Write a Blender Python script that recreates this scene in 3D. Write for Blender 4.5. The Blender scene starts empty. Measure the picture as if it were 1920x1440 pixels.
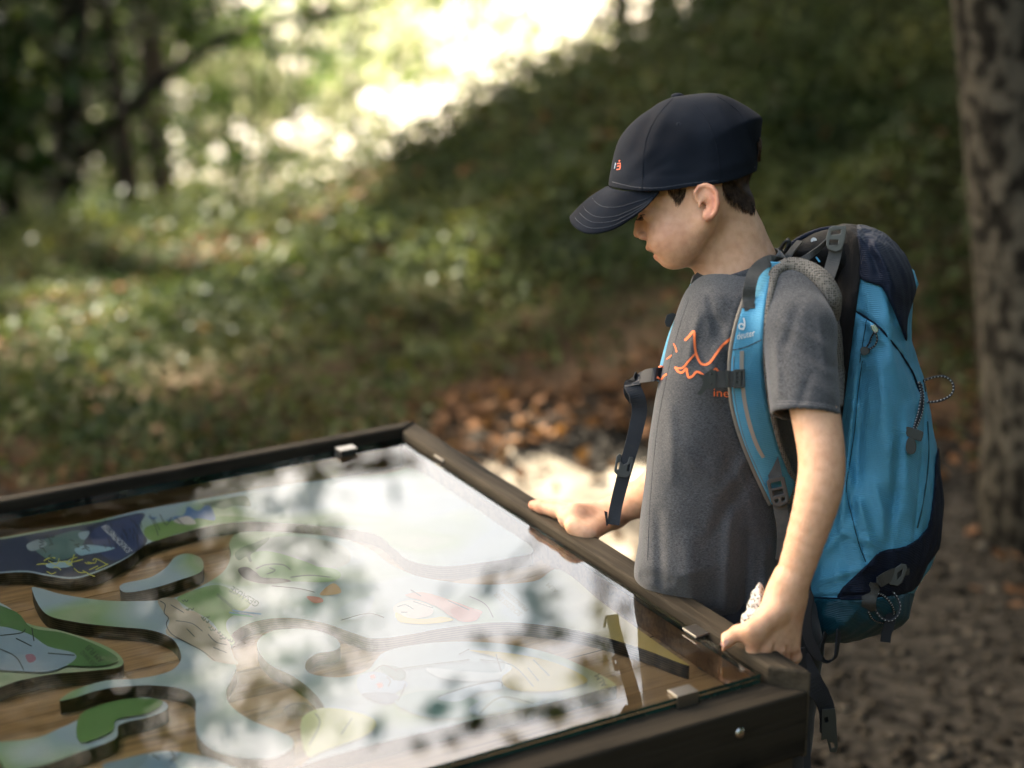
import bpy, bmesh, math, random
import numpy as np
from mathutils import Vector, Matrix, noise as mnoise
from mathutils.bvhtree import BVHTree
from mathutils.geometry import tessellate_polygon
rng = np.random.default_rng(7); random.seed(7)
C = bpy.context.scene.collection
sc = bpy.context.scene
# ------------------------------------------------------------------ camera, sky, sun, exposure
FPX = 3500.0                      # focal length in pixels of a 1920 wide picture
FOCUS = 2.55
PITCH = math.radians(15)
CAM = np.array([0, 0, 1.78])
AX = np.array([[1, 0, 0], [0, math.sin(PITCH), math.cos(PITCH)], [0, math.cos(PITCH), -math.sin(PITCH)]])  # right, up, forward
cd = bpy.data.cameras.new('camera'); cam = bpy.data.objects.new('camera', cd); C.objects.link(cam)
cam.location = CAM; cam.rotation_euler = (math.radians(90) - PITCH, 0, 0)
cd.sensor_width = 36; cd.lens = 36 * FPX / 1920; cd.clip_end = 400; cd.clip_start = 0.05
cd.dof.use_dof = True; cd.dof.focus_distance = FOCUS + 0.05; cd.dof.aperture_fstop = 2.0; cd.dof.aperture_blades = 0
sc.camera = cam
SUN_EL, SUN_AZ = math.radians(40), math.radians(-48)      # azimuth from +Y (view direction), negative = left
SUN = np.array([math.sin(SUN_AZ) * math.cos(SUN_EL), math.cos(SUN_AZ) * math.cos(SUN_EL), math.sin(SUN_EL)])
w = bpy.data.worlds.new('World'); sc.world = w; w.use_nodes = True
nt = w.node_tree; nt.nodes.clear()
sk = nt.nodes.new('ShaderNodeTexSky'); sk.sky_type = 'NISHITA'; sk.sun_disc = False
sk.sun_elevation = SUN_EL; sk.sun_rotation = SUN_AZ; sk.air_density = 1.3; sk.dust_density = 6
bg = nt.nodes.new('ShaderNodeBackground'); bg.inputs['Strength'].default_value = 0.10
wo = nt.nodes.new('ShaderNodeOutputWorld')
wb = nt.nodes.new('ShaderNodeMix'); wb.data_type = 'RGBA'; wb.blend_type = 'MULTIPLY'; wb.inputs[0].default_value = 1; wb.inputs[7].default_value = (1.0, .93, .82, 1)
nt.links.new(sk.outputs[0], wb.inputs[6]); nt.links.new(wb.outputs[2], bg.inputs[0]); nt.links.new(bg.outputs[0], wo.inputs[0])
sl = bpy.data.lights.new('sun', 'SUN'); sl.energy = 5; sl.angle = math.radians(0.55); sl.color = (1, .92, .80)
so = bpy.data.objects.new('sun', sl); C.objects.link(so)
so.rotation_euler = Vector(SUN).to_track_quat('Z', 'Y').to_euler()
sc.view_settings.view_transform = 'Standard'; sc.view_settings.look = 'None'
sc.view_settings.exposure = 3.27; sc.view_settings.gamma = 1.0; sc.view_settings.use_curve_mapping = False
sc.cycles.use_denoising = True
sc.cycles.max_bounces = 8; sc.cycles.diffuse_bounces = 3; sc.cycles.glossy_bounces = 3
sc.cycles.transparent_max_bounces = 12; sc.cycles.transmission_bounces = 4
sc.cycles.sample_clamp_indirect = 6; sc.cycles.caustics_reflective = False; sc.cycles.caustics_refractive = False

# ------------------------------------------------------------------ helpers
def wpt(a):                       # right/up/depth metres -> world
    a = np.asarray(a, float); return CAM + a @ AX
def cp(px, py, c=0.0):            # a point of the photograph at depth FOCUS + c, in right/up/depth metres
    d = FOCUS + c; return np.array([(px - 960) / FPX * d, (720 - py) / FPX * d, d])
def w2c(p): return (np.asarray(p, float) - CAM) @ AX.T
ORG = {}
def put(o, parent=None, org=None):
    C.objects.link(o)
    if parent is not None: o.parent = parent
    return o
def rootloc(o):
    l = np.zeros(3)
    while o is not None: l = l + np.array(o.location); o = o.parent
    return l
def fix_winding(v, tris):
    a, b, c = v[tris[:, 0]], v[tris[:, 1]], v[tris[:, 2]]
    return np.einsum('ij,ij->i', a, np.cross(b, c)).sum() < 0
def mesh_obj(name, verts, faces, mat=None, parent=None, smooth=True, origin=None, mats=None, midx=None):
    """verts in world space; faces an (N,k) array or a list"""
    verts = np.asarray(verts, float)
    o0 = rootloc(parent) if parent is not None else (np.asarray(origin, float) if origin is not None else np.zeros(3))
    me = bpy.data.meshes.new(name)
    v = verts - o0
    if isinstance(faces, np.ndarray):
        k = faces.shape[1]; n = len(faces)
        me.vertices.add(len(v)); me.vertices.foreach_set('co', v.astype(np.float32).ravel())
        me.loops.add(n * k); me.loops.foreach_set('vertex_index', faces.astype(np.int32).ravel())
        me.polygons.add(n); me.polygons.foreach_set('loop_start', np.arange(0, n * k, k, dtype=np.int32))
        me.update(calc_edges=True); me.validate()
    else:
        me.from_pydata([tuple(x) for x in v], [], [tuple(f) for f in faces]); me.update()
    if smooth is True: me.polygons.foreach_set('use_smooth', np.ones(len(me.polygons), bool))
    for m in (mats or ([mat] if mat else [])): me.materials.append(m)
    if midx is not None: me.polygons.foreach_set('material_index', np.asarray(midx, np.int32))
    o = bpy.data.objects.new(name, me)
    if parent is None: o.location = o0
    put(o, parent)
    return o
def empty(name, loc, label, cat, group=None):
    o = bpy.data.objects.new(name, None); o.location = loc; C.objects.link(o)
    o['label'] = label; o['category'] = cat
    if group: o['group'] = group
    return o
def tag(o, label=None, cat=None, kind=None, group=None):
    if label: o['label'] = label
    if cat: o['category'] = cat
    if kind: o['kind'] = kind
    if group: o['group'] = group
    return o
# ---- materials
def mat(name, col=(.5, .5, .5), rough=.6, metal=0, sss=0, spec=.5, nz=None, bump=0, bscale=200, bstretch=(1, 1, 1), col2=None, cscale=8, cstretch=(1, 1, 1), detail=4, sheen=0, coat=0, lo=.35, hi=.65):
    m = bpy.data.materials.new(name); m.use_nodes = True; t = m.node_tree; b = t.nodes['Principled BSDF']
    b.inputs['Base Color'].default_value = (*col, 1); b.inputs['Roughness'].default_value = rough; b.inputs['Metallic'].default_value = metal
    b.inputs['Specular IOR Level'].default_value = spec
    if sheen: b.inputs['Sheen Weight'].default_value = sheen; b.inputs['Sheen Roughness'].default_value = .5
    if coat: b.inputs['Coat Weight'].default_value = coat
    if sss:
        b.inputs['Subsurface Weight'].default_value = sss; b.inputs['Subsurface Radius'].default_value = (.012, .004, .002); b.inputs['Subsurface Scale'].default_value = 1
    tc = t.nodes.new('ShaderNodeTexCoord')
    def nse(scale, st, det=4):
        mp = t.nodes.new('ShaderNodeMapping'); mp.inputs['Scale'].default_value = st
        n = t.nodes.new('ShaderNodeTexNoise'); n.inputs['Scale'].default_value = scale; n.inputs['Detail'].default_value = det
        t.links.new(tc.outputs['Object'], mp.inputs[0]); t.links.new(mp.outputs[0], n.inputs['Vector']); return n
    if col2 is not None:
        n = nse(cscale, cstretch, detail); r = t.nodes.new('ShaderNodeValToRGB')
        r.color_ramp.elements[0].position = lo; r.color_ramp.elements[1].position = hi
        r.color_ramp.elements[0].color = (*col, 1); r.color_ramp.elements[1].color = (*col2, 1)
        t.links.new(n.outputs[0], r.inputs[0]); t.links.new(r.outputs[0], b.inputs['Base Color'])
    if bump:
        n = nse(bscale, bstretch, 5); bm = t.nodes.new('ShaderNodeBump'); bm.inputs['Strength'].default_value = 1; bm.inputs['Distance'].default_value = bump
        t.links.new(n.outputs[0], bm.inputs['Height']); t.links.new(bm.outputs[0], b.inputs['Normal'])
    return m
def leafmat(name, cols, trans=.5, rough=.5, tint=(1.0, .95, .5), patch=0.0):
    m = bpy.data.materials.new(name); m.use_nodes = True; t = m.node_tree; t.nodes.clear()
    g = t.nodes.new('ShaderNodeNewGeometry'); r = t.nodes.new('ShaderNodeValToRGB')
    cr = r.color_ramp; cr.interpolation = 'LINEAR'
    while len(cr.elements) < len(cols): cr.elements.new(.5)
    for i, c in enumerate(cols): cr.elements[i].position = i / (len(cols) - 1); cr.elements[i].color = (*c, 1)
    if patch:
        tc = t.nodes.new('ShaderNodeTexCoord'); n = t.nodes.new('ShaderNodeTexNoise'); n.inputs['Scale'].default_value = 1.6; n.inputs['Detail'].default_value = 3; t.links.new(tc.outputs['Object'], n.inputs['Vector'])
        mr = t.nodes.new('ShaderNodeMapRange'); mr.inputs[1].default_value = .35; mr.inputs[2].default_value = .65; t.links.new(n.outputs[0], mr.inputs[0])
        mx_ = t.nodes.new('ShaderNodeMix'); mx_.inputs[0].default_value = patch; t.links.new(g.outputs['Random Per Island'], mx_.inputs[2]); t.links.new(mr.outputs[0], mx_.inputs[3]); t.links.new(mx_.outputs[0], r.inputs[0])
    else: t.links.new(g.outputs['Random Per Island'], r.inputs[0])
    d = t.nodes.new('ShaderNodeBsdfPrincipled'); d.inputs['Roughness'].default_value = rough; d.inputs['Specular IOR Level'].default_value = .05
    tr = t.nodes.new('ShaderNodeBsdfTranslucent'); mx = t.nodes.new('ShaderNodeMixShader'); mx.inputs[0].default_value = trans
    br = t.nodes.new('ShaderNodeMix'); br.data_type = 'RGBA'; br.blend_type = 'MULTIPLY'; br.inputs[0].default_value = 1; br.inputs[7].default_value = (*tint, 1)
    t.links.new(r.outputs[0], d.inputs['Base Color']); t.links.new(r.outputs[0], br.inputs[6]); t.links.new(br.outputs[2], tr.inputs[0])
    t.links.new(d.outputs[0], mx.inputs[1]); t.links.new(tr.outputs[0], mx.inputs[2])
    o = t.nodes.new('ShaderNodeOutputMaterial'); t.links.new(mx.outputs[0], o.inputs[0]); return m
# ---- geometry helpers
def tube_vf(pts, rad, seg=8, cap=True, flat=None):
    pts = np.asarray(pts, float); n = len(pts); rad = np.broadcast_to(np.asarray(rad, float), (n,))
    tan = np.gradient(pts, axis=0); tan /= np.linalg.norm(tan, axis=1)[:, None] + 1e-9
    ref = np.array([0, 0, 1.]) if abs(tan[0, 2]) < .9 else np.array([1., 0, 0])
    V = []
    u = np.cross(tan[0], ref); u /= np.linalg.norm(u)
    for i in range(n):
        u = u - tan[i] * (u @ tan[i]); u /= np.linalg.norm(u) + 1e-9; v = np.cross(tan[i], u)
        a = np.linspace(0, 2 * np.pi, seg, endpoint=False)
        V.append(pts[i] + rad[i] * (np.cos(a)[:, None] * u + np.sin(a)[:, None] * v))
    V = np.concatenate(V); Fc = []
    for i in range(n - 1):
        for j in range(seg): Fc.append((i * seg + j, i * seg + (j + 1) % seg, (i + 1) * seg + (j + 1) % seg, (i + 1) * seg + j))
    if cap:
        Fc.append(tuple(range(seg))[::-1]); Fc.append(tuple((n - 1) * seg + j for j in range(seg)))
    return V, Fc
def cat(vfs):
    V, Fc, o = [], [], 0
    for v, f in vfs:
        V.append(np.asarray(v, float)); Fc += [tuple(int(i) + o for i in q) for q in f]; o += len(v)
    return np.concatenate(V), Fc
def box_vf(o, a, b, c):           # a corner and three edge vectors
    o, a, b, c = (np.asarray(x, float) for x in (o, a, b, c))
    V = [o + i * a + j * b + k * c for k in (0, 1) for j in (0, 1) for i in (0, 1)]
    return np.array(V), [(0, 2, 3, 1), (4, 5, 7, 6), (0, 1, 5, 4), (2, 6, 7, 3), (0, 4, 6, 2), (1, 3, 7, 5)]
def bevel(o, wd, seg=2, ang=30):
    m = o.modifiers.new('bevel', 'BEVEL'); m.width = wd; m.segments = seg; m.limit_method = 'ANGLE'; m.angle_limit = math.radians(ang); return o
def smooth_line(pts, n=8, closed=False):
    pts = [np.asarray(p, float) for p in pts]; N = len(pts); out = []
    rngi = range(N if closed else N - 1)
    for i in rngi:
        if closed: p0, p1, p2, p3 = pts[i - 1], pts[i], pts[(i + 1) % N], pts[(i + 2) % N]
        else: p0, p1, p2, p3 = pts[max(i - 1, 0)], pts[i], pts[i + 1], pts[min(i + 2, N - 1)]
        for k in range(n):
            t = k / n
            out.append(.5 * ((2 * p1) + (-p0 + p2) * t + (2 * p0 - 5 * p1 + 4 * p2 - p3) * t * t + (-p0 + 3 * p1 - 3 * p2 + p3) * t ** 3))
    if not closed: out.append(pts[-1])
    return np.array(out)
def leaf_cloud(pos, size, flat=0.0, seed=0, aspect=.62):
    r = np.random.default_rng(seed); n = len(pos)
    nrm = r.normal(size=(n, 3)); nrm[:, 2] += flat * np.sign(r.random(n) + .2); nrm /= np.linalg.norm(nrm, axis=1)[:, None]
    a = r.normal(size=(n, 3)); a -= nrm * np.einsum('ij,ij->i', a, nrm)[:, None]; a /= np.linalg.norm(a, axis=1)[:, None]
    b = np.cross(nrm, a); s = np.asarray(size).reshape(-1, 1) * np.ones((n, 1))
    V = np.stack([pos - a * s, pos - b * s * aspect + a * s * .1, pos + a * s, pos + b * s * aspect + a * s * .1], 1).reshape(-1, 3)
    return V, np.arange(n * 4).reshape(n, 4)
def hidden_text(s, size=1.0):
    cu = bpy.data.curves.new('t', 'FONT'); cu.body = s; cu.size = size; cu.resolution_u = 3
    o = bpy.data.objects.new('t', cu); C.objects.link(o); bpy.context.view_layer.update()
    me = bpy.data.meshes.new_from_object(o.evaluated_get(bpy.context.evaluated_depsgraph_get()))
    V = np.array([v.co[:2] for v in me.vertices]); Fc = [tuple(p.vertices) for p in me.polygons]
    bpy.data.objects.remove(o); bpy.data.curves.remove(cu); bpy.data.meshes.remove(me)
    return V, Fc
def stroke2d(pts, wd, n=5):
    p = smooth_line(pts, n) if n > 1 else np.asarray(pts, float)
    t = np.gradient(p, axis=0); t /= np.linalg.norm(t, axis=1)[:, None] + 1e-9
    nn = np.stack([-t[:, 1], t[:, 0]], 1) * np.broadcast_to(np.asarray(wd, float), (len(p),))[:, None] / 2
    V = np.concatenate([p + nn, p - nn]); m = len(p)
    return V, [(i, i + 1, m + i + 1, m + i) for i in range(m - 1)]
def poly2d(pts, n=4, closed_smooth=True):
    p = smooth_line(pts, n, True) if closed_smooth else np.asarray(pts, float)
    tris = tessellate_polygon([[Vector((*q, 0)) for q in p]])
    return p, [tuple(t) for t in tris]

# ------------------------------------------------------------------ ground
def sm(x): x = np.clip(x, 0, 1); return x * x * (3 - 2 * x)
def crest(x):
    a = .27 + .55 * (x + .91); b = .27 + .12 * (x + .91)
    return np.minimum(np.maximum(np.where(x > -.91, a, b), -.6), 4.5)
def n2(x, y, s, seed=0.0):
    x = np.asarray(x, float); y = np.asarray(y, float)
    return (np.sin(x * s + 1.7 * np.sin(y * s * .7 + seed) + seed) * np.sin(y * s * 1.1 + 1.3 * np.sin(x * s * .9 + 2 * seed)) )
def ground_z(x, y):
    x = np.asarray(x, float); y = np.asarray(y, float)
    z = crest(x) * sm((y - 5.0 - .15 * n2(x, y, 1.3, 3)) / 3.8)
    fall = np.clip(y - 8.8, 0, None) * .62 * (1 - sm((x - 1.0) / 3.5)) - np.clip(y - 8.8, 0, None) * .25 * sm((x - 1) / 3.5)
    z = z - fall
    far = -5 + .33 * (y - 16) + .8 * n2(x, y, .22, 1.0) + .12 * np.clip(x, -10, 10)
    z = np.where(y > 12, np.maximum(z, far), z)
    z = z + sm((y - 4.6) / 1.5) * (.07 * n2(x, y, 2.1, 1) + .05 * n2(x, y, 4.3, 2)) + .008 * n2(x, y, 6, 4)
    return z
def build_ground():
    xs = np.concatenate([np.linspace(-60, -6.2, 50), np.arange(-6, 6.01, .1), np.linspace(6.3, 60, 50)])
    ys = np.concatenate([np.linspace(-40, 2, 30), np.arange(2.1, 14, .1), np.linspace(14.2, 40, 100), np.linspace(41, 120, 40)])
    X, Y = np.meshgrid(xs, ys, indexing='ij'); Z = ground_z(X, Y)
    V = np.stack([X, Y, Z], -1).reshape(-1, 3); ny = len(ys)
    i, j = np.meshgrid(np.arange(len(xs) - 1), np.arange(ny - 1), indexing='ij'); a = (i * ny + j).ravel()
    Fc = np.stack([a, a + ny, a + ny + 1, a + 1], 1)
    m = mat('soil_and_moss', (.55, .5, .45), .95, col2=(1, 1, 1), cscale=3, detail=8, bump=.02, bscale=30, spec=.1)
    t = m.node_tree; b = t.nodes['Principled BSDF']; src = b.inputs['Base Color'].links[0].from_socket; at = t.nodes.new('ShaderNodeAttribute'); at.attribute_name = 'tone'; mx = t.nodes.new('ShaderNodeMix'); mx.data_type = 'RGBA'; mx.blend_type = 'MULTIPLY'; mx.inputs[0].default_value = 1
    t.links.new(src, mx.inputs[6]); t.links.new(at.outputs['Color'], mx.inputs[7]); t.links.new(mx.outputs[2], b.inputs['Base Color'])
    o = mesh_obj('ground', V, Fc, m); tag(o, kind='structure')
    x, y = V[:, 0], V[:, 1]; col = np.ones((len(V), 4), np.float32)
    moss, soil, sunlit_straw, wood = np.array([.035, .045, .018]), np.array([.10, .065, .038]), np.array([.62, .60, .55]), np.array([.03, .032, .016])
    k = sm((y - 6.0) / 1.2)[:, None]; c = soil * (1 - k) + moss * k; f = (sm((y - 11) / 3) * sm((x + .18 * y + 1.3 + .6 * n2(x, y, .7, 2)) / 1.6))[:, None]; c = c * (1 - f) + sunlit_straw * f  # far slope: sunlight put into the ground colour as a pale tone
    f = (sm((y - 11) / 3))[:, None] * (1 - f); c = c * (1 - f) + wood * f; f = sm((1.5 - y) / 2)[:, None]; c = c * (1 - f) + wood * f  # dark tone stands in for shade far left, and cuts bounce light behind
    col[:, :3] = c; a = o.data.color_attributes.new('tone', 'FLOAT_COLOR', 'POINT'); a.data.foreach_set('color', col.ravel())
    # gravel path strip: pale stones pressed into a sheet 4 mm above the soil
    xs = np.arange(-4, 7, .1); ys = np.arange(2.5, 6.3, .05)
    X, Y = np.meshgrid(xs, ys, indexing='ij'); s = (Y - 2.5) / 3.8
    Y = 2.2 + s * (5.85 - 2.2 - .8 * sm((.15 - X) / .8) - .22 * np.clip(X, -4, 5) + .1 * np.sin(X * 2.2) + .05 * np.sin(X * 5.1))
    V = np.stack([X, Y, ground_z(X, Y) + .006], -1).reshape(-1, 3); ny = len(ys)
    i, j = np.meshgrid(np.arange(len(xs) - 1), np.arange(ny - 1), indexing='ij'); a = (i * ny + j).ravel()
    m2 = mat('path_gravel', (.009, .008, .006), .95, col2=(.05, .043, .033), spec=.1, cscale=22, detail=6, bump=.012, bscale=60)
    tag(mesh_obj('path', V, np.stack([a, a + ny, a + ny + 1, a + 1], 1), m2), kind='structure')
build_ground()
def build_sun_patch():                 # path sheet paled behind the table to carry the sun patch in its colour
    th = np.linspace(0, 2 * np.pi, 72, endpoint=False); rr = np.linspace(0, 1, 14); A, B = np.meshgrid(rr, th, indexing='ij')
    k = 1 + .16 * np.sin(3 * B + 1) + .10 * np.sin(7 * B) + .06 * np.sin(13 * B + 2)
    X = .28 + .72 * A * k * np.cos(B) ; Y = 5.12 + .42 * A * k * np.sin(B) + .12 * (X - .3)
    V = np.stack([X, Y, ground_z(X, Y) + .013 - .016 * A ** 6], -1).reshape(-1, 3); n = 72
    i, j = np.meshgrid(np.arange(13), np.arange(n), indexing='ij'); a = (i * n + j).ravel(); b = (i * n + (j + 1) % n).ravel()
    m = mat('sun_patch_sand', (.10, .08, .055), .95, col2=(.30, .255, .19), cscale=7, detail=9, bump=.01, bscale=70, spec=.1, lo=.3, hi=.6)
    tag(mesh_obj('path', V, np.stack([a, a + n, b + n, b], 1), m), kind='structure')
build_sun_patch()
def path_edge(x): return 5.85 - .8 * sm((.15 - x) / .8) - .22 * np.clip(x, -4, 5) + .1 * np.sin(x * 2.2) + .05 * np.sin(x * 5.1)
# stones on the path
def stones(n, seed):
    r = np.random.default_rng(seed)
    x = r.uniform(-2.5, 3.5, n); y = r.uniform(2.6, 6.4, n); k = (y < path_edge(x) + r.normal(size=n) * .12); x, y = x[k], y[k]; n = len(x)
    s = r.gamma(2.2, .0024, n) + .003
    base = np.array([[1, 0, 0], [0, 1, 0], [-1, 0, 0], [0, -1, 0], [0, 0, 1], [0, 0, -1], ], float)
    tris = np.array([[0, 1, 4], [1, 2, 4], [2, 3, 4], [3, 0, 4], [1, 0, 5], [2, 1, 5], [3, 2, 5], [0, 3, 5]])
    B = base[None] * (r.uniform(.6, 1.3, (n, 6, 1))) * s[:, None, None] * np.array([1.2, 1, .7])
    a = r.uniform(0, 6.28, n); ca, sa = np.cos(a), np.sin(a)
    Bx = B[..., 0] * ca[:, None] - B[..., 1] * sa[:, None]; By = B[..., 0] * sa[:, None] + B[..., 1] * ca[:, None]
    P = np.stack([Bx + x[:, None], By + y[:, None], B[..., 2] + (ground_z(x, y) + s * .35)[:, None]], -1).reshape(-1, 3)
    Fc = (tris[None] + (np.arange(n) * 6)[:, None, None]).reshape(-1, 3)
    return P, Fc
gm = leafmat('stone_grey', [(.006, .005, .0036), (.017, .014, .010), (.036, .030, .022), (.011, .009, .006), (.10, .085, .064)], trans=0, rough=.85)
V, Fc = stones(80000, 3)
tag(mesh_obj('gravel', V, Fc, gm, smooth=False), 'loose grey and tan gravel covering the forest path', 'gravel', 'stuff')

# leaf litter and undergrowth
def scatter(n, x0, x1, y0, y1, seed, dens=None):
    r = np.random.default_rng(seed); x = r.uniform(x0, x1, n); y = r.uniform(y0, y1, n)
    if dens is not None: k = r.random(n) < dens(x, y); x, y = x[k], y[k]
    return x, y, r
brown = leafmat('dead_beech_leaf', [(.05, .026, .013), (.11, .055, .025), (.19, .095, .045), (.08, .043, .022), (.28, .155, .08)], trans=.25, rough=.6)
x, y, r = scatter(60000, -5, 6, 4.3, 10, 5, lambda x, y: np.where(y > path_edge(x) - .35, .9, .10) * np.where(x < .9, 1, .45) * np.clip(.8 - sm((y - 5.7) / .6) + .70 * np.exp(-((x + 2.9 - .72 * (y - 5.5)) / .55) ** 2), .12, 1) * (1 - .75 * sm((-.5 - x) / .4) * sm((6.3 - y) / .6)))
V, Fc = leaf_cloud(np.stack([x, y, ground_z(x, y) + .012 + r.random(len(x)) * .03], 1), r.uniform(.02, .04, len(x)), flat=2.5, seed=1)
tag(mesh_obj('leaf_litter', V, Fc, brown, smooth=False), 'brown fallen beech leaves lying between path and undergrowth', 'leaf litter', 'stuff')
gdark = leafmat('undergrowth_leaf', [(.010, .020, .008), (.024, .040, .015), (.046, .064, .024), (.070, .088, .032), (.096, .108, .04), (.125, .122, .045)], trans=.35, rough=.4, patch=.6)
def dens(x, y):
    d = .5 + .5 * n2(x, y, 1.9, 5) + .35 * n2(x, y, 4.7, 1)
    e = sm((y - path_edge(x) + .1 - .3 * n2(x, y, 2.3, 9)) / .6)
    bare = .75 * np.exp(-(((x - .35) / .75) ** 2 + ((y - 5.95) / .42) ** 2))
    bare2 = .62 * np.exp(-((x + 2.9 - .30 * (y - 5.5) - .42 * (y - 5.5)) / .45) ** 2) * (y > 5.6)
    return np.clip(d, .42, 1) * e * (1 - bare) * (1 - bare2)
x, y, r = scatter(400000, -5.5, 6, 4.2, 10.5, 6, dens)
hgt = .07 + .22 * np.exp(-((y - 8.7) / .5) ** 2) * (r.random(len(x)) * .3 + .7 * np.clip(.5 + .5 * n2(x, y * .3, 5.3, 1), 0, 1)) + .13 * np.clip(n2(x, y, 2.6, 7), 0, 1) + .2 * np.clip(n2(x, y, 1.1, 2), 0, 1)
V, Fc = leaf_cloud(np.stack([x, y, ground_z(x, y) + r.random(len(x)) * hgt], 1), r.uniform(.011, .027, len(x)), flat=1.6, seed=2)
tag(mesh_obj('undergrowth', V, Fc, gdark, smooth=False), 'dark green low undergrowth covering the shaded bank', 'undergrowth', 'stuff')
# slope beyond the bank: sun and shade put into pale and dark leaf colours
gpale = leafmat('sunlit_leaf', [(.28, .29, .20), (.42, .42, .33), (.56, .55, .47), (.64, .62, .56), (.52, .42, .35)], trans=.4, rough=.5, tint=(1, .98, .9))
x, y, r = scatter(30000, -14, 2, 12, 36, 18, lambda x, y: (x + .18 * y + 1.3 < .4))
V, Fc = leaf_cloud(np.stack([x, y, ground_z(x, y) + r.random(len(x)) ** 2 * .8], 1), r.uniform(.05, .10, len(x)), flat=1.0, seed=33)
tag(mesh_obj('undergrowth', V, Fc, gdark, smooth=False), 'undergrowth between the left trunks, its dark leaf colour standing in for shade', 'undergrowth', 'stuff')
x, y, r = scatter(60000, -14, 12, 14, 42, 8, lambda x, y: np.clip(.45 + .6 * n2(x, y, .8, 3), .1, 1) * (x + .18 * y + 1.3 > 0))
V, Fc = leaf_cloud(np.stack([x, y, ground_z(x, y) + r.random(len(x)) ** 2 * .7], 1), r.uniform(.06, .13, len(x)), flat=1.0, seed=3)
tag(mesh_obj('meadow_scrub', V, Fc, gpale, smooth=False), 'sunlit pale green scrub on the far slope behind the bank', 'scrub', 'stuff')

# ------------------------------------------------------------------ trees
bark_d = mat('dark_bark', (.007, .006, .0045), .95, col2=(.025, .021, .015), spec=.15, cscale=6, cstretch=(3, 3, .6), bump=.012, bscale=14, bstretch=(2, 2, .4))
bark_b = mat('beech_bark', (.009, .008, .006), .95, col2=(.058, .052, .039), spec=.1, cscale=17, cstretch=(1.3, 1.3, 1), detail=9, bump=.02, bscale=14, bstretch=(1, 1, 1), lo=.44, hi=.56)
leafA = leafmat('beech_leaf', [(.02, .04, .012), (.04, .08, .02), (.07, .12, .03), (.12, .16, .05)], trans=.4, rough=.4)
leafD = leafmat('shaded_beech_leaf', [(.006, .012, .004), (.012, .024, .007), (.02, .036, .010), (.035, .05, .015)], trans=.25, rough=.5)  # beech leaf darkened so its colour carries the gloom at the left
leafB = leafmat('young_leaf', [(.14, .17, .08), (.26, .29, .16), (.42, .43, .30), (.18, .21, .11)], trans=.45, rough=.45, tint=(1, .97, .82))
def tree(x, y, r0, H, crown, nleaf, label, lm=None, bm=None, lean=(0, 0), lsize=.09, seed=0, limbs=(), group='trees of the forest', bend=.12, keep=None, name='beech_tree', z0=None):
    """crown: list of (dx,dy,z,rx,ry,rz) ellipsoids about the trunk"""
    r = np.random.default_rng(seed + 100); z = float(ground_z(x, y)) if z0 is None else z0
    t = empty(name, (x, y, z), label, 'tree', group)
    k = 14; s = np.linspace(0, 1, k); P = np.stack([x + lean[0] * s * H + bend * np.sin(s * 5 + seed), y + lean[1] * s * H + bend * np.cos(s * 4 + seed) - bend, z - .15 + s * H], 1)
    rad = r0 * (1 - .75 * s) + r0 * .5 * np.exp(-s * H / .35)
    mesh_obj('trunk', *tube_vf(P, rad, 14), bm or bark_d, t)
    for L in limbs:
        L = smooth_line([P[0] * [1, 1, 0] + np.array(q[:3]) for q in L[0]], 4); n = len(L)
        mesh_obj('branch', *tube_vf(L, np.linspace(r0 * .42, r0 * .1, n), 8), bm or bark_d, t)
    br = []
    for (dx, dy, zc, rx, ry, rz) in crown:
        c = np.array([x + dx, y + dy, zc])
        i = int(np.argmin(abs(P[:, 2] - (zc - rz * .7)))); a = P[i]
        for _ in range(3):
            e = c + r.normal(size=3) * .45 * np.array([rx, ry, rz]); mid = (a + e) / 2 + [0, 0, .1 * rz]
            L = smooth_line([a, mid, e], 4); mesh_obj('branch', *tube_vf(L, np.linspace(max(rad[i] * .4, .012), .008, len(L)), 6), bm or bark_d, t)
    if nleaf:
        tot = sum(c[3] * c[4] * c[5] for c in crown); V = []
        for (dx, dy, zc, rx, ry, rz) in crown:
            m = int(nleaf * rx * ry * rz / tot); ncl = max(6, m // 28)
            cl = r.normal(size=(ncl, 3)); cl /= np.linalg.norm(cl, axis=1)[:, None]; cl *= (r.random(ncl) ** .45)[:, None]
            cl = cl * [rx, ry, rz] + [x + dx, y + dy, zc]
            p = cl[r.integers(0, ncl, m)] + r.normal(size=(m, 3)) * np.array([.22, .22, .10]) * max(.5, lsize / .09)
            V.append(p)
        V = np.concatenate(V)
        if keep is not None: V = V[keep(V)]
        mesh_obj('crown', *leaf_cloud(V, r.uniform(.6, 1.2, len(V)) * lsize, flat=.8, seed=seed), lm or leafA, t, smooth=False)
    return t
def ground_hit(px, py):
    r = np.array([(px - 960) / FPX, (720 - py) / FPX, 1]) @ AX; t = 2.0
    while t < 60:
        p = CAM + r * t
        if p[2] < ground_z(p[0], p[1]): return p
        t += .03
    return CAM + r * 60
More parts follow.
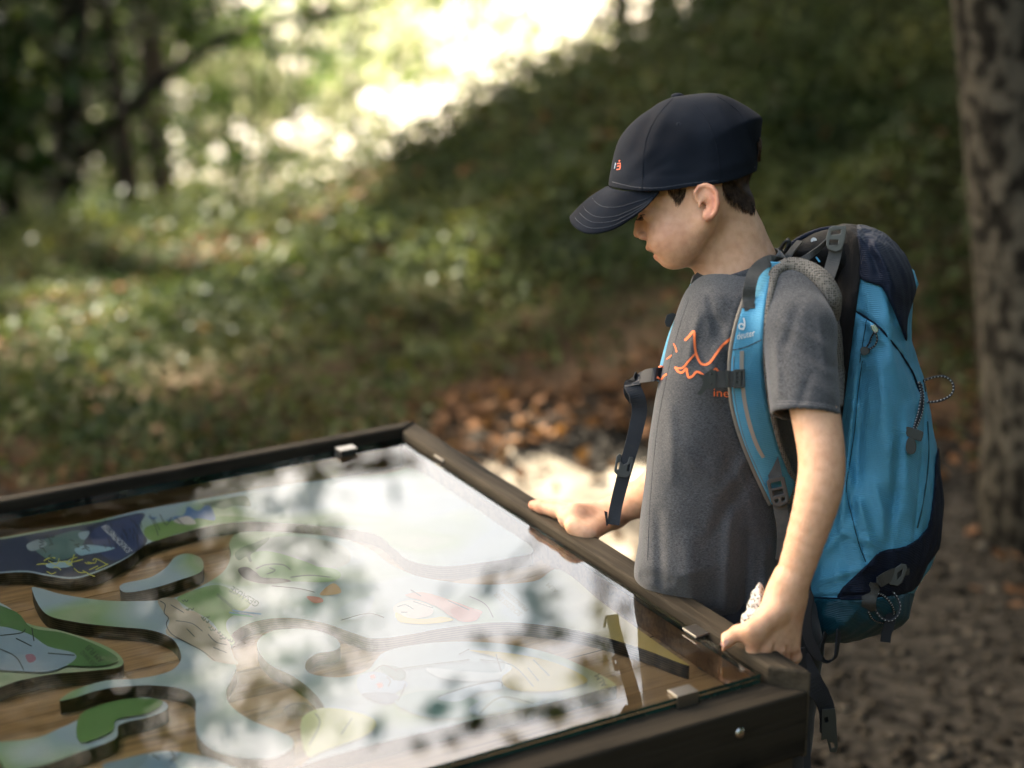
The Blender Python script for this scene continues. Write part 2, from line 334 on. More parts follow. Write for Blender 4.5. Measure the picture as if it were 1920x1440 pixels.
gaps = [(*ground_hit(*q[:2]), q[2] * 1.35) for q in [(990, 924, .07), (1015, 920, .09), (1045, 915, .10), (1075, 911, .10), (1110, 908, .10), (1145, 904, .10), (1180, 900, .09), (1130, 1030, .07), (1150, 1060, .06),
        (600, 430, .3), (545, 375, .3), (470, 470, .2), (400, 460, .2), (330, 440, .2), (640, 330, .5), (700, 270, .5), (800, 200, .5), (500, 400, .3), (850, 170, .5), (950, 110, .5), (250, 650, .14), (300, 690, .16), (345, 650, .12), (170, 720, .10),
        (540, 575, .13), (870, 530, .16), (900, 550, .12), (360, 520, .12), (40, 720, .14), (290, 850, .07), (700, 300, .3), (420, 560, .1), (470, 510, .12), (230, 600, .08), (580, 460, .15), (330, 620, .1)] + [(int(q[0]), int(q[1]), float(q[2])) for q in np.stack([np.random.default_rng(12).uniform(60, 700, 44), np.random.default_rng(13).uniform(390, 760, 44), np.random.default_rng(14).uniform(.05, .13, 44)], 1) if abs(q[1] - (760 - .62 * q[0])) < 190 and q[1] < 720]]
def keep_gaps(V):  # clears crown leaves along sun rays so chosen ground spots are lit
    k = np.ones(len(V), bool); r = np.random.default_rng(3).random(len(V))
    for gx, gy, gz, gr in gaps:
        q = V - np.array([gx, gy, gz]); t = q @ SUN; d = np.linalg.norm(q - t[:, None] * SUN, axis=1); k &= ~((d < gr * 1.15 + .03) & (r < .99))
    return k
def above(V): return V[:, 2] > 2.2
def open_sky(V): return keep_gaps(V) & above(V)
# trees whose crowns hold the sun off the table, out of the frame to the left
for i, (qx, qy, rr, tt, n, lb) in enumerate([(.3, 2.6, 2.9, 12.5, 11000, 'tall dark beech behind the left rail, its crown shading the display table'), (1.6, 5.2, 3.0, 13.5, 11000, 'tall dark beech whose crown shades the gravel path'),
        (1.8, 8.4, 3.0, 14, 10000, 'tall dark beech whose crown shades the right of the bank'), (-1.9, 6.4, 2.8, 14, 9000, 'tall dark beech whose crown dapples the left undergrowth')]):
    p = np.array([qx, qy, .8]) + SUN * tt
    tree(p[0], p[1], .17, p[2] + 6, [(0, 0, p[2], rr, rr, 2.0), (.5, -.3, p[2] + 1.6, rr * .7, rr * .7, 1.4)], n, lb, lsize=.13, seed=i, keep=open_sky, group=None)
# dark trunks at the left
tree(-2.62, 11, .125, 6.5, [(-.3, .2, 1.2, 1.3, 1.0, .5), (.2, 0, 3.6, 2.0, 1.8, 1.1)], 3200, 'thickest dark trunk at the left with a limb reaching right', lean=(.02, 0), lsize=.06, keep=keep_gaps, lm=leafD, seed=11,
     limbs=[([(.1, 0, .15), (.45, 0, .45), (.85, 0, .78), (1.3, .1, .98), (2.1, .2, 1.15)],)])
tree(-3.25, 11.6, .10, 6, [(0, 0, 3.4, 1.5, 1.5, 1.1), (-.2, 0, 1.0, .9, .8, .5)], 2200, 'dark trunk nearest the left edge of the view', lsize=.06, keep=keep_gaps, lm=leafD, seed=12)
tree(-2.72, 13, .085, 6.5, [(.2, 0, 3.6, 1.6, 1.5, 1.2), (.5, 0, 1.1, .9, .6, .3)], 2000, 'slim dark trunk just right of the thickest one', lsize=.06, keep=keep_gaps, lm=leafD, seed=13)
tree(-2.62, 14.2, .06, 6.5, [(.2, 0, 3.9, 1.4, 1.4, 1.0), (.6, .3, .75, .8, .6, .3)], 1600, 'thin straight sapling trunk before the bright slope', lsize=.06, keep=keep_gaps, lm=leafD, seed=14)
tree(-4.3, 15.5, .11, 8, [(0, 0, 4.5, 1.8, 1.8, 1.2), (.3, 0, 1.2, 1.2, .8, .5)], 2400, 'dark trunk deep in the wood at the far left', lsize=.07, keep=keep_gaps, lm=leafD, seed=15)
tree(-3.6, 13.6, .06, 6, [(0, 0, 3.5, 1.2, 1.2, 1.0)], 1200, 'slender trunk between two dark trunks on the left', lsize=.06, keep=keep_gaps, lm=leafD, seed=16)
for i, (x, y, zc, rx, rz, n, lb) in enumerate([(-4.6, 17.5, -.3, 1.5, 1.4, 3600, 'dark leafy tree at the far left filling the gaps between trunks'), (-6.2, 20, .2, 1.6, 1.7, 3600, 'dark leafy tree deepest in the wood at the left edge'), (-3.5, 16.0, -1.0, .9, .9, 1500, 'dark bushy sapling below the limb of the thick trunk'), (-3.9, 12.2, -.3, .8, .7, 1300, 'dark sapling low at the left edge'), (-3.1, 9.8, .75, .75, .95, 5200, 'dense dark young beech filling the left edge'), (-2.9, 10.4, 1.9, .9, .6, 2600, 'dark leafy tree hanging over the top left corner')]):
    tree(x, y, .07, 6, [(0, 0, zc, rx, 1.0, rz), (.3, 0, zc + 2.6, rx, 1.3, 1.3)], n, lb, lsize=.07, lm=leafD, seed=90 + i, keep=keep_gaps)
# pale young trees on the sunny slope
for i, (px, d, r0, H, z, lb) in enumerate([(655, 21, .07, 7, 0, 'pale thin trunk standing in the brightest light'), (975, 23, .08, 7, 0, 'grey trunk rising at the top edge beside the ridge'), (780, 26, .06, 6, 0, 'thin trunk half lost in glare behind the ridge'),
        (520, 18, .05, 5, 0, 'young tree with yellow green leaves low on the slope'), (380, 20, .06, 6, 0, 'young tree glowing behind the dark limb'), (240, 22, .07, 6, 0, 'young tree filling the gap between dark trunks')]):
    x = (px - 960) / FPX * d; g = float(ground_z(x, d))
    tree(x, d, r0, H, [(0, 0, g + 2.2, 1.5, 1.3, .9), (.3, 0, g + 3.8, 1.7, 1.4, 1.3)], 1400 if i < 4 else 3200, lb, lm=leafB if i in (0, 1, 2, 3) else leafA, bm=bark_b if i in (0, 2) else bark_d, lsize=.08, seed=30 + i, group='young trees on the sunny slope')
for i, (px, d, zc, rx, n, lb) in enumerate([(690, 15.5, .35, .9, 190, 'slim sapling standing in the glare left of the ridge'), (560, 17, -.2, 1.0, 240, 'slim sapling with soft leaves before the bright slope'), (860, 16.5, .9, .8, 120, 'slim sapling near the top of the ridge line'), (440, 14.5, -.1, .8, 380, 'leafy sapling right of the slim dark trunks')]):
    x = (px - 960) / FPX * d
    tree(x, d, .035, 4.5, [(0, 0, zc, rx, .7, .55), (.2, 0, zc + 1.6, rx, .8, .8)], n, lb, lm=leafA, lsize=.07, seed=170 + i, keep=keep_gaps)
# big beech at the right edge
tree(1.60, 4.98, .188, 6.5, [(-.5, .3, 5.2, 2.2, 2.0, 1.2)], 5000, 'large grey beech trunk with mottled bark at the right edge', bm=bark_b, lean=(-.190, 0), lsize=.08, seed=50, bend=.02, group=None, keep=open_sky)
# dark wood on the right, crowns above the frame
for i, (x, y, r0, lb) in enumerate([(2.3, 8.9, .12, 'dark trunk on the bank behind the backpack'), (3.4, 8.0, .14, 'dark trunk high on the bank, right of the big beech'), (.9, 11.5, .10, 'dark trunk beyond the top of the ridge'), (5.0, 6.5, .2, 'dark trunk far to the right of the path'), (4.6, 2.0, .2, 'dark trunk beside the path, right of the photographer')]):
    z = float(ground_z(x, y)); tree(x, y, r0, 8, [(0, 0, z + 5.4, 2.4, 2.4, 1.6)], [2500, 6500, 160, 6500, 7500][i], lb, lsize=.12, seed=60 + i, group=None, keep=open_sky)
for i, (x, y, cx, cy, z, rr, n, lb) in enumerate([(4.6, .6, -1.2, 0, 6.2, 3.0, 13000, 'unseen beech added behind the photographer at the right, shading the boy'), (6.5, 4.2, -2.6, 0, 6.0, 3.3, 14000, 'unseen beech added right of the path to shade the gravel'),
        (4.2, 12.5, -.8, -1.0, 9.0, 3.2, 9000, 'unseen beech added on top of the bank to shade the slope'), (2.9, 9.6, -1.5, -.8, 10.2, 2.6, 7000, 'unseen high crowned beech added on the bank to shade the hill'), (5.2, -2.6, .2, 0, 3.8, 3.0, 8000, 'unseen low bushy beech added behind the photographer to block light')]):
    tree(x, y, .16, z + 1 - float(ground_z(x, y)), [(cx, cy, z, rr, rr, 1.3 if z > 5.7 else 2.2)], n, lb, lsize=.13, seed=120 + i, group=None, keep=open_sky)  # unseen crowns added to keep sky light off boy, gravel and bank
# trees that the glass mirrors
for i, (x, y, zc, rx, rz, n, lb) in enumerate([(-4.2, 13.2, 9.3, 1.9, 1.0, 3200, 'dark leafy tree mirrored at the lower left of the glass'), (-5.0, 14, 6.9, 2.3, 2.0, 11000, 'leafy tree mirrored at the left of the glass'), (-3.2, 16.5, 8.0, 1.9, 2.4, 5500, 'leafy tree mirrored left of the middle of the glass'), (1.0, 18.5, 11.5, 1.7, 2.0, 420, 'thin leafy tree mirrored in the middle of the glass'), (4.2, 15, 7.5, 1.9, 2.4, 900, 'leafy tree mirrored at the right of the glass')]):
    tree(x, y, .12, zc - float(ground_z(x, y)) + 2, [(0, 0, zc, rx, rx, rz), (.4, 0, zc - 2.2, rx * .7, rx * .7, 1.2)], n, lb, lm=leafA if i < 3 else leafB, lsize=.07, seed=80 + i, group=None, keep=open_sky)

# unseen trees added to shade the far left slope and block light from behind
for i, (x, y) in enumerate([(-14.3, 26.5), (-17, 31), (-19.5, 27), (-13.8, 21.8), (-19.5, 35.5)]):
    tree(x, y, .2, 16, [(0, 0, 8.5, 3.4, 3.4, 2.2)], 6000, 'unseen tall beech added to shade the far slope at the left', lsize=.2, seed=140 + i, group='trees added to shade the far slope', keep=above)
protos = [tree(7.5 + 3 * i, -9 - i, .18, 11, [(0, 0, 6.8, 3.2, 3.2, 2.0), (.6, .4, 3.6, 2.2, 2.2, 1.5)], 9000, 'unseen beech added behind the photographer to block light', lsize=.18, seed=150 + i, group='unseen trees added behind the photographer') for i in range(2)]
ri = np.random.default_rng(9); k_ = 0
for gx in range(-9, 20, 5):
    for gy in range(-22, 6, 5):
        x, y = gx + ri.uniform(-1.2, 1.2), gy + ri.uniform(-1.2, 1.2)
        if (y > -6 and x < 6.5) or (x < 5.5 and y > -15) or (4 < x < 11 and -15 < y < -7): continue
        src = protos[k_ % 2]; k_ += 1; c_ = src.copy(); C.objects.link(c_); c_.location = (x, y, 0); c_.rotation_euler = (0, 0, ri.uniform(0, 6.28))
        for ch in list(src.children): q_ = ch.copy(); C.objects.link(q_); q_.parent = c_

# ------------------------------------------------------------------ display table (a sloping glazed case)
d1 = np.array([6540, 1170, 3500.]); d1 /= np.linalg.norm(d1); d2 = np.array([-2073, 1116, 3500.]); d2 /= np.linalg.norm(d2)
E1, E2 = d1 @ AX, d2 @ AX; EN = np.cross(E1, E2)
P0 = wpt(cp(1440, 1215, 2.42 - FOCUS))
def TP(u, v, h=0.0):
    u, v, h = np.broadcast_arrays(np.asarray(u, float), v, h); return P0 + u[..., None] * E1 + v[..., None] * E2 + h[..., None] * EN
def tpx(q, h=0.0):                # picture points -> (u, v) on the table plane at height h
    q = np.asarray(q, float); r = np.stack([(q[..., 0] - 960) / FPX, (720 - q[..., 1]) / FPX, np.ones(q.shape[:-1])], -1) @ AX
    t = ((P0 + EN * h - CAM) @ EN) / (r @ EN); p = CAM + r * t[..., None] - P0
    return np.stack([p @ E1, p @ E2], -1)
def tdepth(px, py, h=0.012):
    r = np.array([(px - 960) / FPX, (720 - py) / FPX, 1]) @ AX; return ((P0 + EN * h - CAM) @ EN) / (r @ EN)
foot = TP(-.48, .45); foot[2] = 0
table = empty('display_table', foot, 'dark wooden display table with a glass top over carved illustrated boards', 'display table')
wood_d = mat('weathered_dark_wood', (.010, .009, .006), .7, col2=(.04, .033, .024), cscale=5, cstretch=(1, 1, 1), detail=9, bump=.0012, bscale=40, spec=.4)
def woodmat(name, c1, c2, scale, rough=.5, direction='uv', bump=.0006):
    m = bpy.data.materials.new(name); m.use_nodes = True; t = m.node_tree; b = t.nodes['Principled BSDF']; b.inputs['Roughness'].default_value = rough; b.inputs['Specular IOR Level'].default_value = .15 if rough > .6 else .5
    tc = t.nodes.new('ShaderNodeTexCoord'); cb = t.nodes.new('ShaderNodeCombineXYZ')
    for k, (ax, s) in enumerate(((E2 if direction == 'v' else E1, .055), (E1 if direction == 'v' else E2, 1.0), (EN, 1.0))):
        d = t.nodes.new('ShaderNodeVectorMath'); d.operation = 'DOT_PRODUCT'; d.inputs[1].default_value = tuple(ax * s); t.links.new(tc.outputs['Object'], d.inputs[0]); t.links.new(d.outputs['Value'], cb.inputs[k])
    n = t.nodes.new('ShaderNodeTexNoise'); n.inputs['Scale'].default_value = scale; n.inputs['Detail'].default_value = 8; n.inputs['Roughness'].default_value = .62; n.inputs['Distortion'].default_value = .35
    n2_ = t.nodes.new('ShaderNodeTexNoise'); n2_.inputs['Scale'].default_value = scale * 5; n2_.inputs['Detail'].default_value = 4
    n3 = t.nodes.new('ShaderNodeTexNoise'); n3.inputs['Scale'].default_value = 7; n3.inputs['Detail'].default_value = 6; t.links.new(tc.outputs['Object'], n3.inputs['Vector'])
    a = t.nodes.new('ShaderNodeMath'); a.operation = 'MULTIPLY_ADD'; a.inputs[1].default_value = .35; a2 = t.nodes.new('ShaderNodeMath'); a2.operation = 'MULTIPLY_ADD'; a2.inputs[1].default_value = .5
    t.links.new(cb.outputs[0], n.inputs['Vector']); t.links.new(cb.outputs[0], n2_.inputs['Vector']); t.links.new(n2_.outputs[0], a.inputs[0]); t.links.new(n.outputs[0], a.inputs[2]); t.links.new(n3.outputs[0], a2.inputs[0]); t.links.new(a.outputs[0], a2.inputs[2])
    r = t.nodes.new('ShaderNodeValToRGB'); r.color_ramp.elements[0].color = (*c1, 1); r.color_ramp.elements[1].color = (*c2, 1); r.color_ramp.elements[0].position = .72; r.color_ramp.elements[1].position = 1.12 if False else 1.0
    t.links.new(a2.outputs[0], r.inputs[0]); t.links.new(r.outputs[0], b.inputs['Base Color'])
    bm = t.nodes.new('ShaderNodeBump'); bm.inputs['Distance'].default_value = bump; bm.inputs['Strength'].default_value = 1; t.links.new(a.outputs[0], bm.inputs['Height']); t.links.new(bm.outputs[0], b.inputs['Normal'])
    return m
wood_r = woodmat('dark_stained_rail', (.008, .0065, .0045), (.058, .046, .031), 30, .8, 'v', .0022)
wood_r2 = woodmat('dark_stained_cross_rail', (.004, .0035, .0025), (.028, .023, .016), 30, .85, 'u', .0022)
pine = woodmat('pine_board', (.17, .085, .032), (.44, .25, .11), 34, .4, 'u')
UL, VN, VF, UR = -.985, -.100, 1.005, -.008
def prism(uv, h0, h1, name, m, parent, mats=None, side=1, smooth=False):
    n = len(uv); V = np.concatenate([TP(uv[:, 0], uv[:, 1], h1), TP(uv[:, 0], uv[:, 1], h0)])
    tr = tessellate_polygon([[Vector((*q, 0)) for q in uv]])
    Fc = [tuple(t) for t in tr] + [tuple(i + n for i in t)[::-1] for t in tr] + [(i, (i + 1) % n, n + (i + 1) % n, n + i) for i in range(n)]
    area = np.sum(uv[:, 0] * np.roll(uv[:, 1], -1) - np.roll(uv[:, 0], -1) * uv[:, 1])
    Fx = [f for f in Fc]; mi = [0] * len(tr) + [1] * len(tr) + [1] * n
    if area > 0: Fx[2 * len(tr):] = [f[::-1] for f in Fx[2 * len(tr):]]
    # tessellate_polygon keeps the winding of the outline only by chance: check
    a, b, c = (uv[list(tr[0])][k] for k in range(3)); s = (b - a)[0] * (c - a)[1] - (b - a)[1] * (c - a)[0]
    if s < 0:
        Fx[:len(tr)] = [f[::-1] for f in Fx[:len(tr)]]; Fx[len(tr):2 * len(tr)] = [f[::-1] for f in Fx[len(tr):2 * len(tr)]]
    o = mesh_obj(name, V, Fx, None, parent, smooth=smooth, mats=mats or [m, m], midx=mi); return o
def rect(u0, u1, v0, v1): return np.array([(u0, v0), (u1, v0), (u1, v1), (u0, v1)], float)
# rails
o = bevel(prism(np.array([(UR, VN), (UR, VF + .004), (-.047, VF - .030), (-.047, VN + .038)])[::1], -.11, .012, 'rail', wood_r, table), .004); o['label'] = 'right rail of dark worn wood that the boy holds'
bevel(prism(np.array([(UL, VF), (-.006, VF + .0), (-.040, VF - .026), (UL + .04, VF - .026)]), -.11, .017, 'rail', wood_r2, table), .004)
bevel(prism(np.array([(UL, VN), (UR - .003, VN), (-.051, VN + .056), (UL + .04, VN + .056)]), -.105, -.014, 'rail', wood_r2, table), .004)
bevel(prism(np.array([(UL - .002, VN + .003), (UL + .037, VN + .043), (UL + .037, VF - .04), (UL - .002, VF - .003)]), -.11, .006, 'rail', wood_r, table), .004)
# the lower frame and legs
bevel(prism(rect(UL + .012, UR - .012, VN + .012, VN + .03), -.15, -.1055, 'apron', wood_d, table), .003)
for (a, b) in ((-.075, -.02), (-.075, .86), (UL + .02, -.02), (UL + .02, .86)):
    p = TP(a, b, -.112); s = .075
    V = [];
    for z in (p[2], 0.0):
        for du, dv in ((0, 0), (.065, 0), (.065, .065), (0, .065)): q = TP(a + du - .02, b + dv - .055, -.112); V.append([q[0], q[1], q[2] if z > 0 else float(ground_z(q[0], q[1])) - .02])
    bevel(mesh_obj('leg', V, [(0, 1, 2, 3), (7, 6, 5, 4), (0, 4, 5, 1), (1, 5, 6, 2), (2, 6, 7, 3), (3, 7, 4, 0)], wood_d, table, smooth=False), .004)
# case floor of pine boards, with the marble hole
H_TOP, H_BASE = -.030, -.050
hole = tpx([(560 + 29 * math.cos(a), 1334 + 17 * math.sin(a)) for a in np.linspace(0, 2 * math.pi, 28, endpoint=False)], H_BASE)
vb = np.linspace(VN + .03, VF - .034, 9)
gapw = .0012
for i in range(8):
    v0, v1 = vb[i] + gapw / 2, vb[i + 1] - gapw / 2; ring = rect(UL + .038, -.048, v0, v1)
    if hole[:, 1].min() > v0 and hole[:, 1].max() < v1:
        tr = tessellate_polygon([[Vector((*q, 0)) for q in ring], [Vector((*q, 0)) for q in hole[::-1]]]); al = np.concatenate([ring, hole[::-1]])
        o = mesh_obj('board', TP(al[:, 0], al[:, 1], H_BASE), [t if np.cross(al[t[1]] - al[t[0]], al[t[2]] - al[t[0]]) > 0 else t[::-1] for t in tr], pine, table, smooth=False)
    else: prism(ring, H_BASE - .012, H_BASE - .0004 * (i % 2), 'board', pine, table)
hc = hole.mean(0)
m_dark = mat('dark_recess', (.05, .03, .015), .8)
n = len(hole); V = np.concatenate([TP(hole[:, 0], hole[:, 1], H_BASE - .001), TP(hole[:, 0], hole[:, 1], H_BASE - .02)])
mesh_obj('hole_wall', V, [(i, n + i, n + (i + 1) % n, (i + 1) % n) for i in range(n)] + [tuple(range(n, 2 * n))], pine, table, smooth=False)
prism(rect(UL + .03, -.05, VN + .03, VF - .03), -.1, -.09, 'bottom_board', wood_d, table)
# print material of the raised panels: pale blue to green to ochre, flat printed colour
def printmat():
    m = bpy.data.materials.new('printed_panel'); m.use_nodes = True; t = m.node_tree; b = t.nodes['Principled BSDF']; b.inputs['Roughness'].default_value = .35
    tc = t.nodes.new('ShaderNodeTexCoord'); n = t.nodes.new('ShaderNodeTexNoise'); n.inputs['Scale'].default_value = 5; n.inputs['Detail'].default_value = 1.5
    r = t.nodes.new('ShaderNodeValToRGB'); cr = r.color_ramp
    for p, c in ((.36, (.42, .50, .52)), (.47, (.38, .47, .52)), (.53, (.36, .46, .40)), (.60, (.28, .40, .20)), (.66, (.40, .44, .28))):
        e = cr.elements.new(p); e.color = (*c, 1)
    cr.elements.remove(cr.elements[0]); cr.elements.remove(cr.elements[-1])
    sx = t.nodes.new('ShaderNodeVectorMath'); sx.operation = 'DOT_PRODUCT'; sx.inputs[1].default_value = tuple(E1 - .45 * E2)
    mr = t.nodes.new('ShaderNodeMapRange'); mr.inputs[1].default_value = .38; mr.inputs[2].default_value = .52
    mix = t.nodes.new('ShaderNodeMix'); mix.data_type = 'RGBA'; mix.inputs[7].default_value = (.62, .42, .11, 1)
    t.links.new(tc.outputs['Object'], n.inputs['Vector']); t.links.new(n.outputs[0], r.inputs[0]); t.links.new(tc.outputs['Object'], sx.inputs[0]); t.links.new(sx.outputs['Value'], mr.inputs[0])
    t.links.new(mr.outputs[0], mix.inputs[0]); t.links.new(r.outputs[0], mix.inputs[6]); t.links.new(mix.outputs[2], b.inputs['Base Color']); return m
pm = printmat()
def plymat():
    m = bpy.data.materials.new('plywood_edge'); m.use_nodes = True; t = m.node_tree; b = t.nodes['Principled BSDF']; b.inputs['Roughness'].default_value = .7
    tc = t.nodes.new('ShaderNodeTexCoord'); d = t.nodes.new('ShaderNodeVectorMath'); d.operation = 'DOT_PRODUCT'; d.inputs[1].default_value = tuple(EN)
    wv = t.nodes.new('ShaderNodeMath'); wv.operation = 'MULTIPLY'; wv.inputs[1].default_value = 1900; sn = t.nodes.new('ShaderNodeMath'); sn.operation = 'SINE'
    n = t.nodes.new('ShaderNodeTexNoise'); n.inputs['Scale'].default_value = 60; n.inputs['Detail'].default_value = 5; ad = t.nodes.new('ShaderNodeMath'); ad.operation = 'MULTIPLY_ADD'; ad.inputs[1].default_value = .18
    r = t.nodes.new('ShaderNodeValToRGB'); r.color_ramp.elements[0].position = .25; r.color_ramp.elements[0].color = (.014, .012, .007, 1); r.color_ramp.elements[1].position = .8; r.color_ramp.elements[1].color = (.17, .135, .075, 1)
    t.links.new(tc.outputs['Object'], d.inputs[0]); t.links.new(d.outputs['Value'], wv.inputs[0]); t.links.new(wv.outputs[0], sn.inputs[0]); t.links.new(sn.outputs[0], ad.inputs[0])
    t.links.new(tc.outputs['Object'], n.inputs['Vector']); t.links.new(n.outputs[0], ad.inputs[2]); t.links.new(ad.outputs[0], r.inputs[0]); t.links.new(r.outputs[0], b.inputs['Base Color']); return m
ply = plymat()
def panel(pts, label=None, n=6, closed=True):
    uv = tpx(smooth_line(pts, n, True), H_TOP)
    uv[:, 0] = np.clip(uv[:, 0], UL + .045, -.052); uv[:, 1] = np.clip(uv[:, 1], VN + .045, VF - .04)
    o = prism(uv, H_BASE + .0005, H_TOP, 'printed_panel', pm, table, mats=[pm, ply])
    if label: o['label'] = label
    return o
S = lambda s: [tuple(map(float, q.split(','))) for q in s.split()]
def sharp(pts, corners):          # doubles chosen points so that the curve turns hard there
    out = []
    for i, p in enumerate(pts): out += [p] * (3 if i in corners else 1)
    return out
A_ = S('-60,1015 0,1008 100,990 190,974 270,955 400,932 480,918 560,906 640,896 720,888 775,880 850,925 930,980 1000,1030 960,1045 900,1055 830,1062 770,1052 740,1030 715,1008 690,998 640,990 560,982 470,978 400,985 340,1000 275,1020 240,1045 190,1070 140,1085 90,1080 50,1073 0,1075 -60,1080')
panel(A_, 'far panel with a navy storm scene and green meadow')
B_ = S('60,1105 75,1103 120,1115 200,1126 290,1126 335,1118 390,1092 422,1068 433,1040 430,1020 440,1003 470,997 560,1000 640,1010 690,1028 740,1062 800,1084 900,1096 1000,1090 1050,1068 1127,1128 1200,1182 1262,1226 1290,1248 1200,1215 1100,1186 1010,1171 930,1167 830,1178 760,1191 700,1197 660,1186 600,1166 530,1158 470,1168 434,1190 430,1214 443,1248 438,1265 424,1298 432,1322 470,1350 520,1370 548,1385 545,1405 510,1422 450,1420 400,1406 372,1382 366,1350 366,1312 342,1292 280,1285 200,1291 140,1308 112,1314 125,1302 150,1290 200,1276 260,1272 312,1261 335,1245 339,1225 322,1197 280,1181 215,1175 140,1166 85,1150')
panel(B_, 'long branching middle panel with logo, cliff and portrait')
panel(S('225,1104 232,1094 280,1083 310,1065 328,1045 350,1038 375,1045 382,1060 374,1074 335,1088 290,1102 240,1111'), 'small pale blue island panel shaped like a comma')
panel(S('482,1212 495,1190 530,1180 585,1181 625,1194 638,1210 625,1220 592,1226 573,1243 580,1262 625,1270 665,1266 692,1254 705,1238 722,1222 770,1210 850,1203 950,1208 1050,1231 1150,1279 1130,1292 1000,1325 900,1347 800,1372 700,1396 600,1424 545,1445 560,1440 600,1404 616,1360 608,1325 585,1295 550,1268 505,1245'), 'lower right panel with a white hook and a figure in blue')
panel(S('-60,1120 10,1135 50,1168 120,1184 200,1212 230,1236 224,1250 190,1256 100,1264 40,1275 -60,1290'), 'green panel at the left with a figure in grey')
panel(S('-60,1400 60,1385 120,1362 180,1335 260,1308 308,1316 312,1330 280,1344 225,1358 215,1385 150,1410 60,1440 -60,1450'), 'green tongue panel at the lower left')
panel(S('130,1470 200,1438 275,1413 330,1409 400,1424 450,1450 440,1500 200,1520'), 'panel with blue figures at the near edge')
# prints: flat colour shapes and ink lines, a hair above the panels
PC = {}
def pcol(c, rough=.4):
    if c not in PC: PC[c] = mat('ink_' + ('%02x%02x%02x' % tuple(int(q * 255) for q in c)), c, rough)
    return PC[c]
lay = [0]
def prnt(name, vf, c):
    V, Fc = vf; uv = tpx(V, H_TOP); lay[0] += 1
    P = TP(uv[:, 0], uv[:, 1], H_TOP + .00025 + .00004 * lay[0]); return mesh_obj(name, P, Fc, pcol(c), table, smooth=False)
def blob(s, c, name='print', n=4): return prnt(name, poly2d(S(s) if isinstance(s, str) else s, n), c)
def ink(lines, wd=1.6, c=(.05, .06, .06), name='ink_line'):
    return prnt(name, cat([(np.asarray(v), f) for v, f in (stroke2d(S(l) if isinstance(l, str) else l, wd * 1.35, 4) for l in lines)]), c)
def text_on(s, a, b, hgt, c, squash=1.0, name='lettering'):   # text runs from picture point a to b
    V, Fc = hidden_text(s); V = V - V.min(0); V = V / V[:, 0].max(); a, b = np.array(a, float), np.array(b, float); d = b - a
    hv = np.array(hgt, float); k = V[:, 1:2] / V[:, 1].max(); P = a + V[:, :1] * d + k * hv; return prnt(name, (P, Fc), c)
blob('-60,1018 0,1012 100,994 190,978 268,962 262,985 268,1000 275,1018 240,1043 190,1067 140,1082 90,1077 50,1070 0,1072 -60,1078', (.045, .055, .10))
blob('190,985 268,965 262,985 270,1015 240,1040 205,1050 170,1010', (.055, .075, .17))
blob('272,990 330,975 420,968 480,974 400,983 340,998 285,1015', (.20, .33, .10))
blob('275,962 300,958 320,975 345,965 352,950 372,958 390,945 400,960 402,976 372,972 352,978 330,968 318,978 300,970 285,975', (.10, .20, .42))
blob('325,977 352,968 368,982 345,984', (.62, .55, .52))
blob('380,945 420,936 460,930 470,950 440,948 420,955 400,950', (.06, .12, .05))
ink(['280,965 290,985 297,1005', '288,972 300,995', '300,965 312,985 322,970', '410,940 425,950', '330,972 345,985'], 1.2)
blob('90,1010 120,1000 150,995 160,1010 150,1030 135,1045 100,1052 75,1040 60,1020', (.12, .20, .19))
blob('140,1030 165,1022 200,1026 215,1028 200,1034 165,1040 150,1042', (.32, .48, .56))
blob('50,1022 75,1012 88,1022 60,1034', (.30, .36, .38)); blob('88,1058 130,1052 132,1063 95,1066', (.35, .50, .58)); blob('148,1000 168,997 160,1012 150,1010', (.35, .45, .50))
random.seed(4)
ink([[(x, y), (x + random.uniform(5, 16), y + random.uniform(-9, 9)), (x + random.uniform(14, 26), y + random.uniform(-12, 12))] for x, y in [(random.uniform(60, 190), random.uniform(1050, 1074)) for _ in range(16)]], 1.3, (.65, .62, .10), 'lightning_line')
ink([[(x, y), (x + random.uniform(4, 10), y + random.uniform(-4, 9))] for x, y in [(random.uniform(70, 160), random.uniform(1005, 1050)) for _ in range(22)]], 1.2, (.02, .03, .03))
ink([[(x, y), (x + 3, y + random.uniform(6, 14))] for x, y in [(random.uniform(195, 265), random.uniform(972, 1030)) for _ in range(30)]], 1.0, (.015, .02, .04))
text_on('SCHLECHTWETTER', (249, 1034), (200, 984), (-11, 4), (.85, .87, .88))
# middle panel: logo, cliff, green bearded head, red haired girl
blob('335,1120 400,1098 440,1110 470,1135 430,1160 425,1180 440,1205 425,1212 400,1170 370,1150 345,1135', (.25, .38, .16))
blob('296,1130 306,1122 330,1124 345,1142 370,1150 395,1172 415,1190 430,1206 438,1232 445,1247 400,1240 380,1222 350,1205 312,1190 318,1165 308,1150', (.46, .38, .28))
ink(['300,1128 310,1135 308,1150 316,1160 312,1172 322,1190 350,1206 380,1222 402,1240', '320,1135 345,1150', '330,1165 360,1170 380,1185', '350,1180 365,1195', '390,1190 405,1205 425,1210', '400,1215 425,1225'], 1.3)
ink([[(x, y), (x + 3, y + 3), (x + 6, y - 1)] for x, y in [(340 + i * 5 + random.uniform(-8, 8), 1128 + i * 4.2 + random.uniform(-7, 7)) for i in range(20)]], 1.6, (.05, .10, .05))
blob('470,1030 520,1008 600,1012 650,1030 655,1055 620,1068 560,1068 500,1058 475,1048', (.40, .42, .38))
blob('440,1040 452,1028 470,1022 505,1008 498,1020 480,1034 470,1056 462,1045 448,1052', (.10, .17, .08)); blob('470,1042 500,1034 560,1050 600,1068 560,1074 490,1066', (.28, .44, .20))
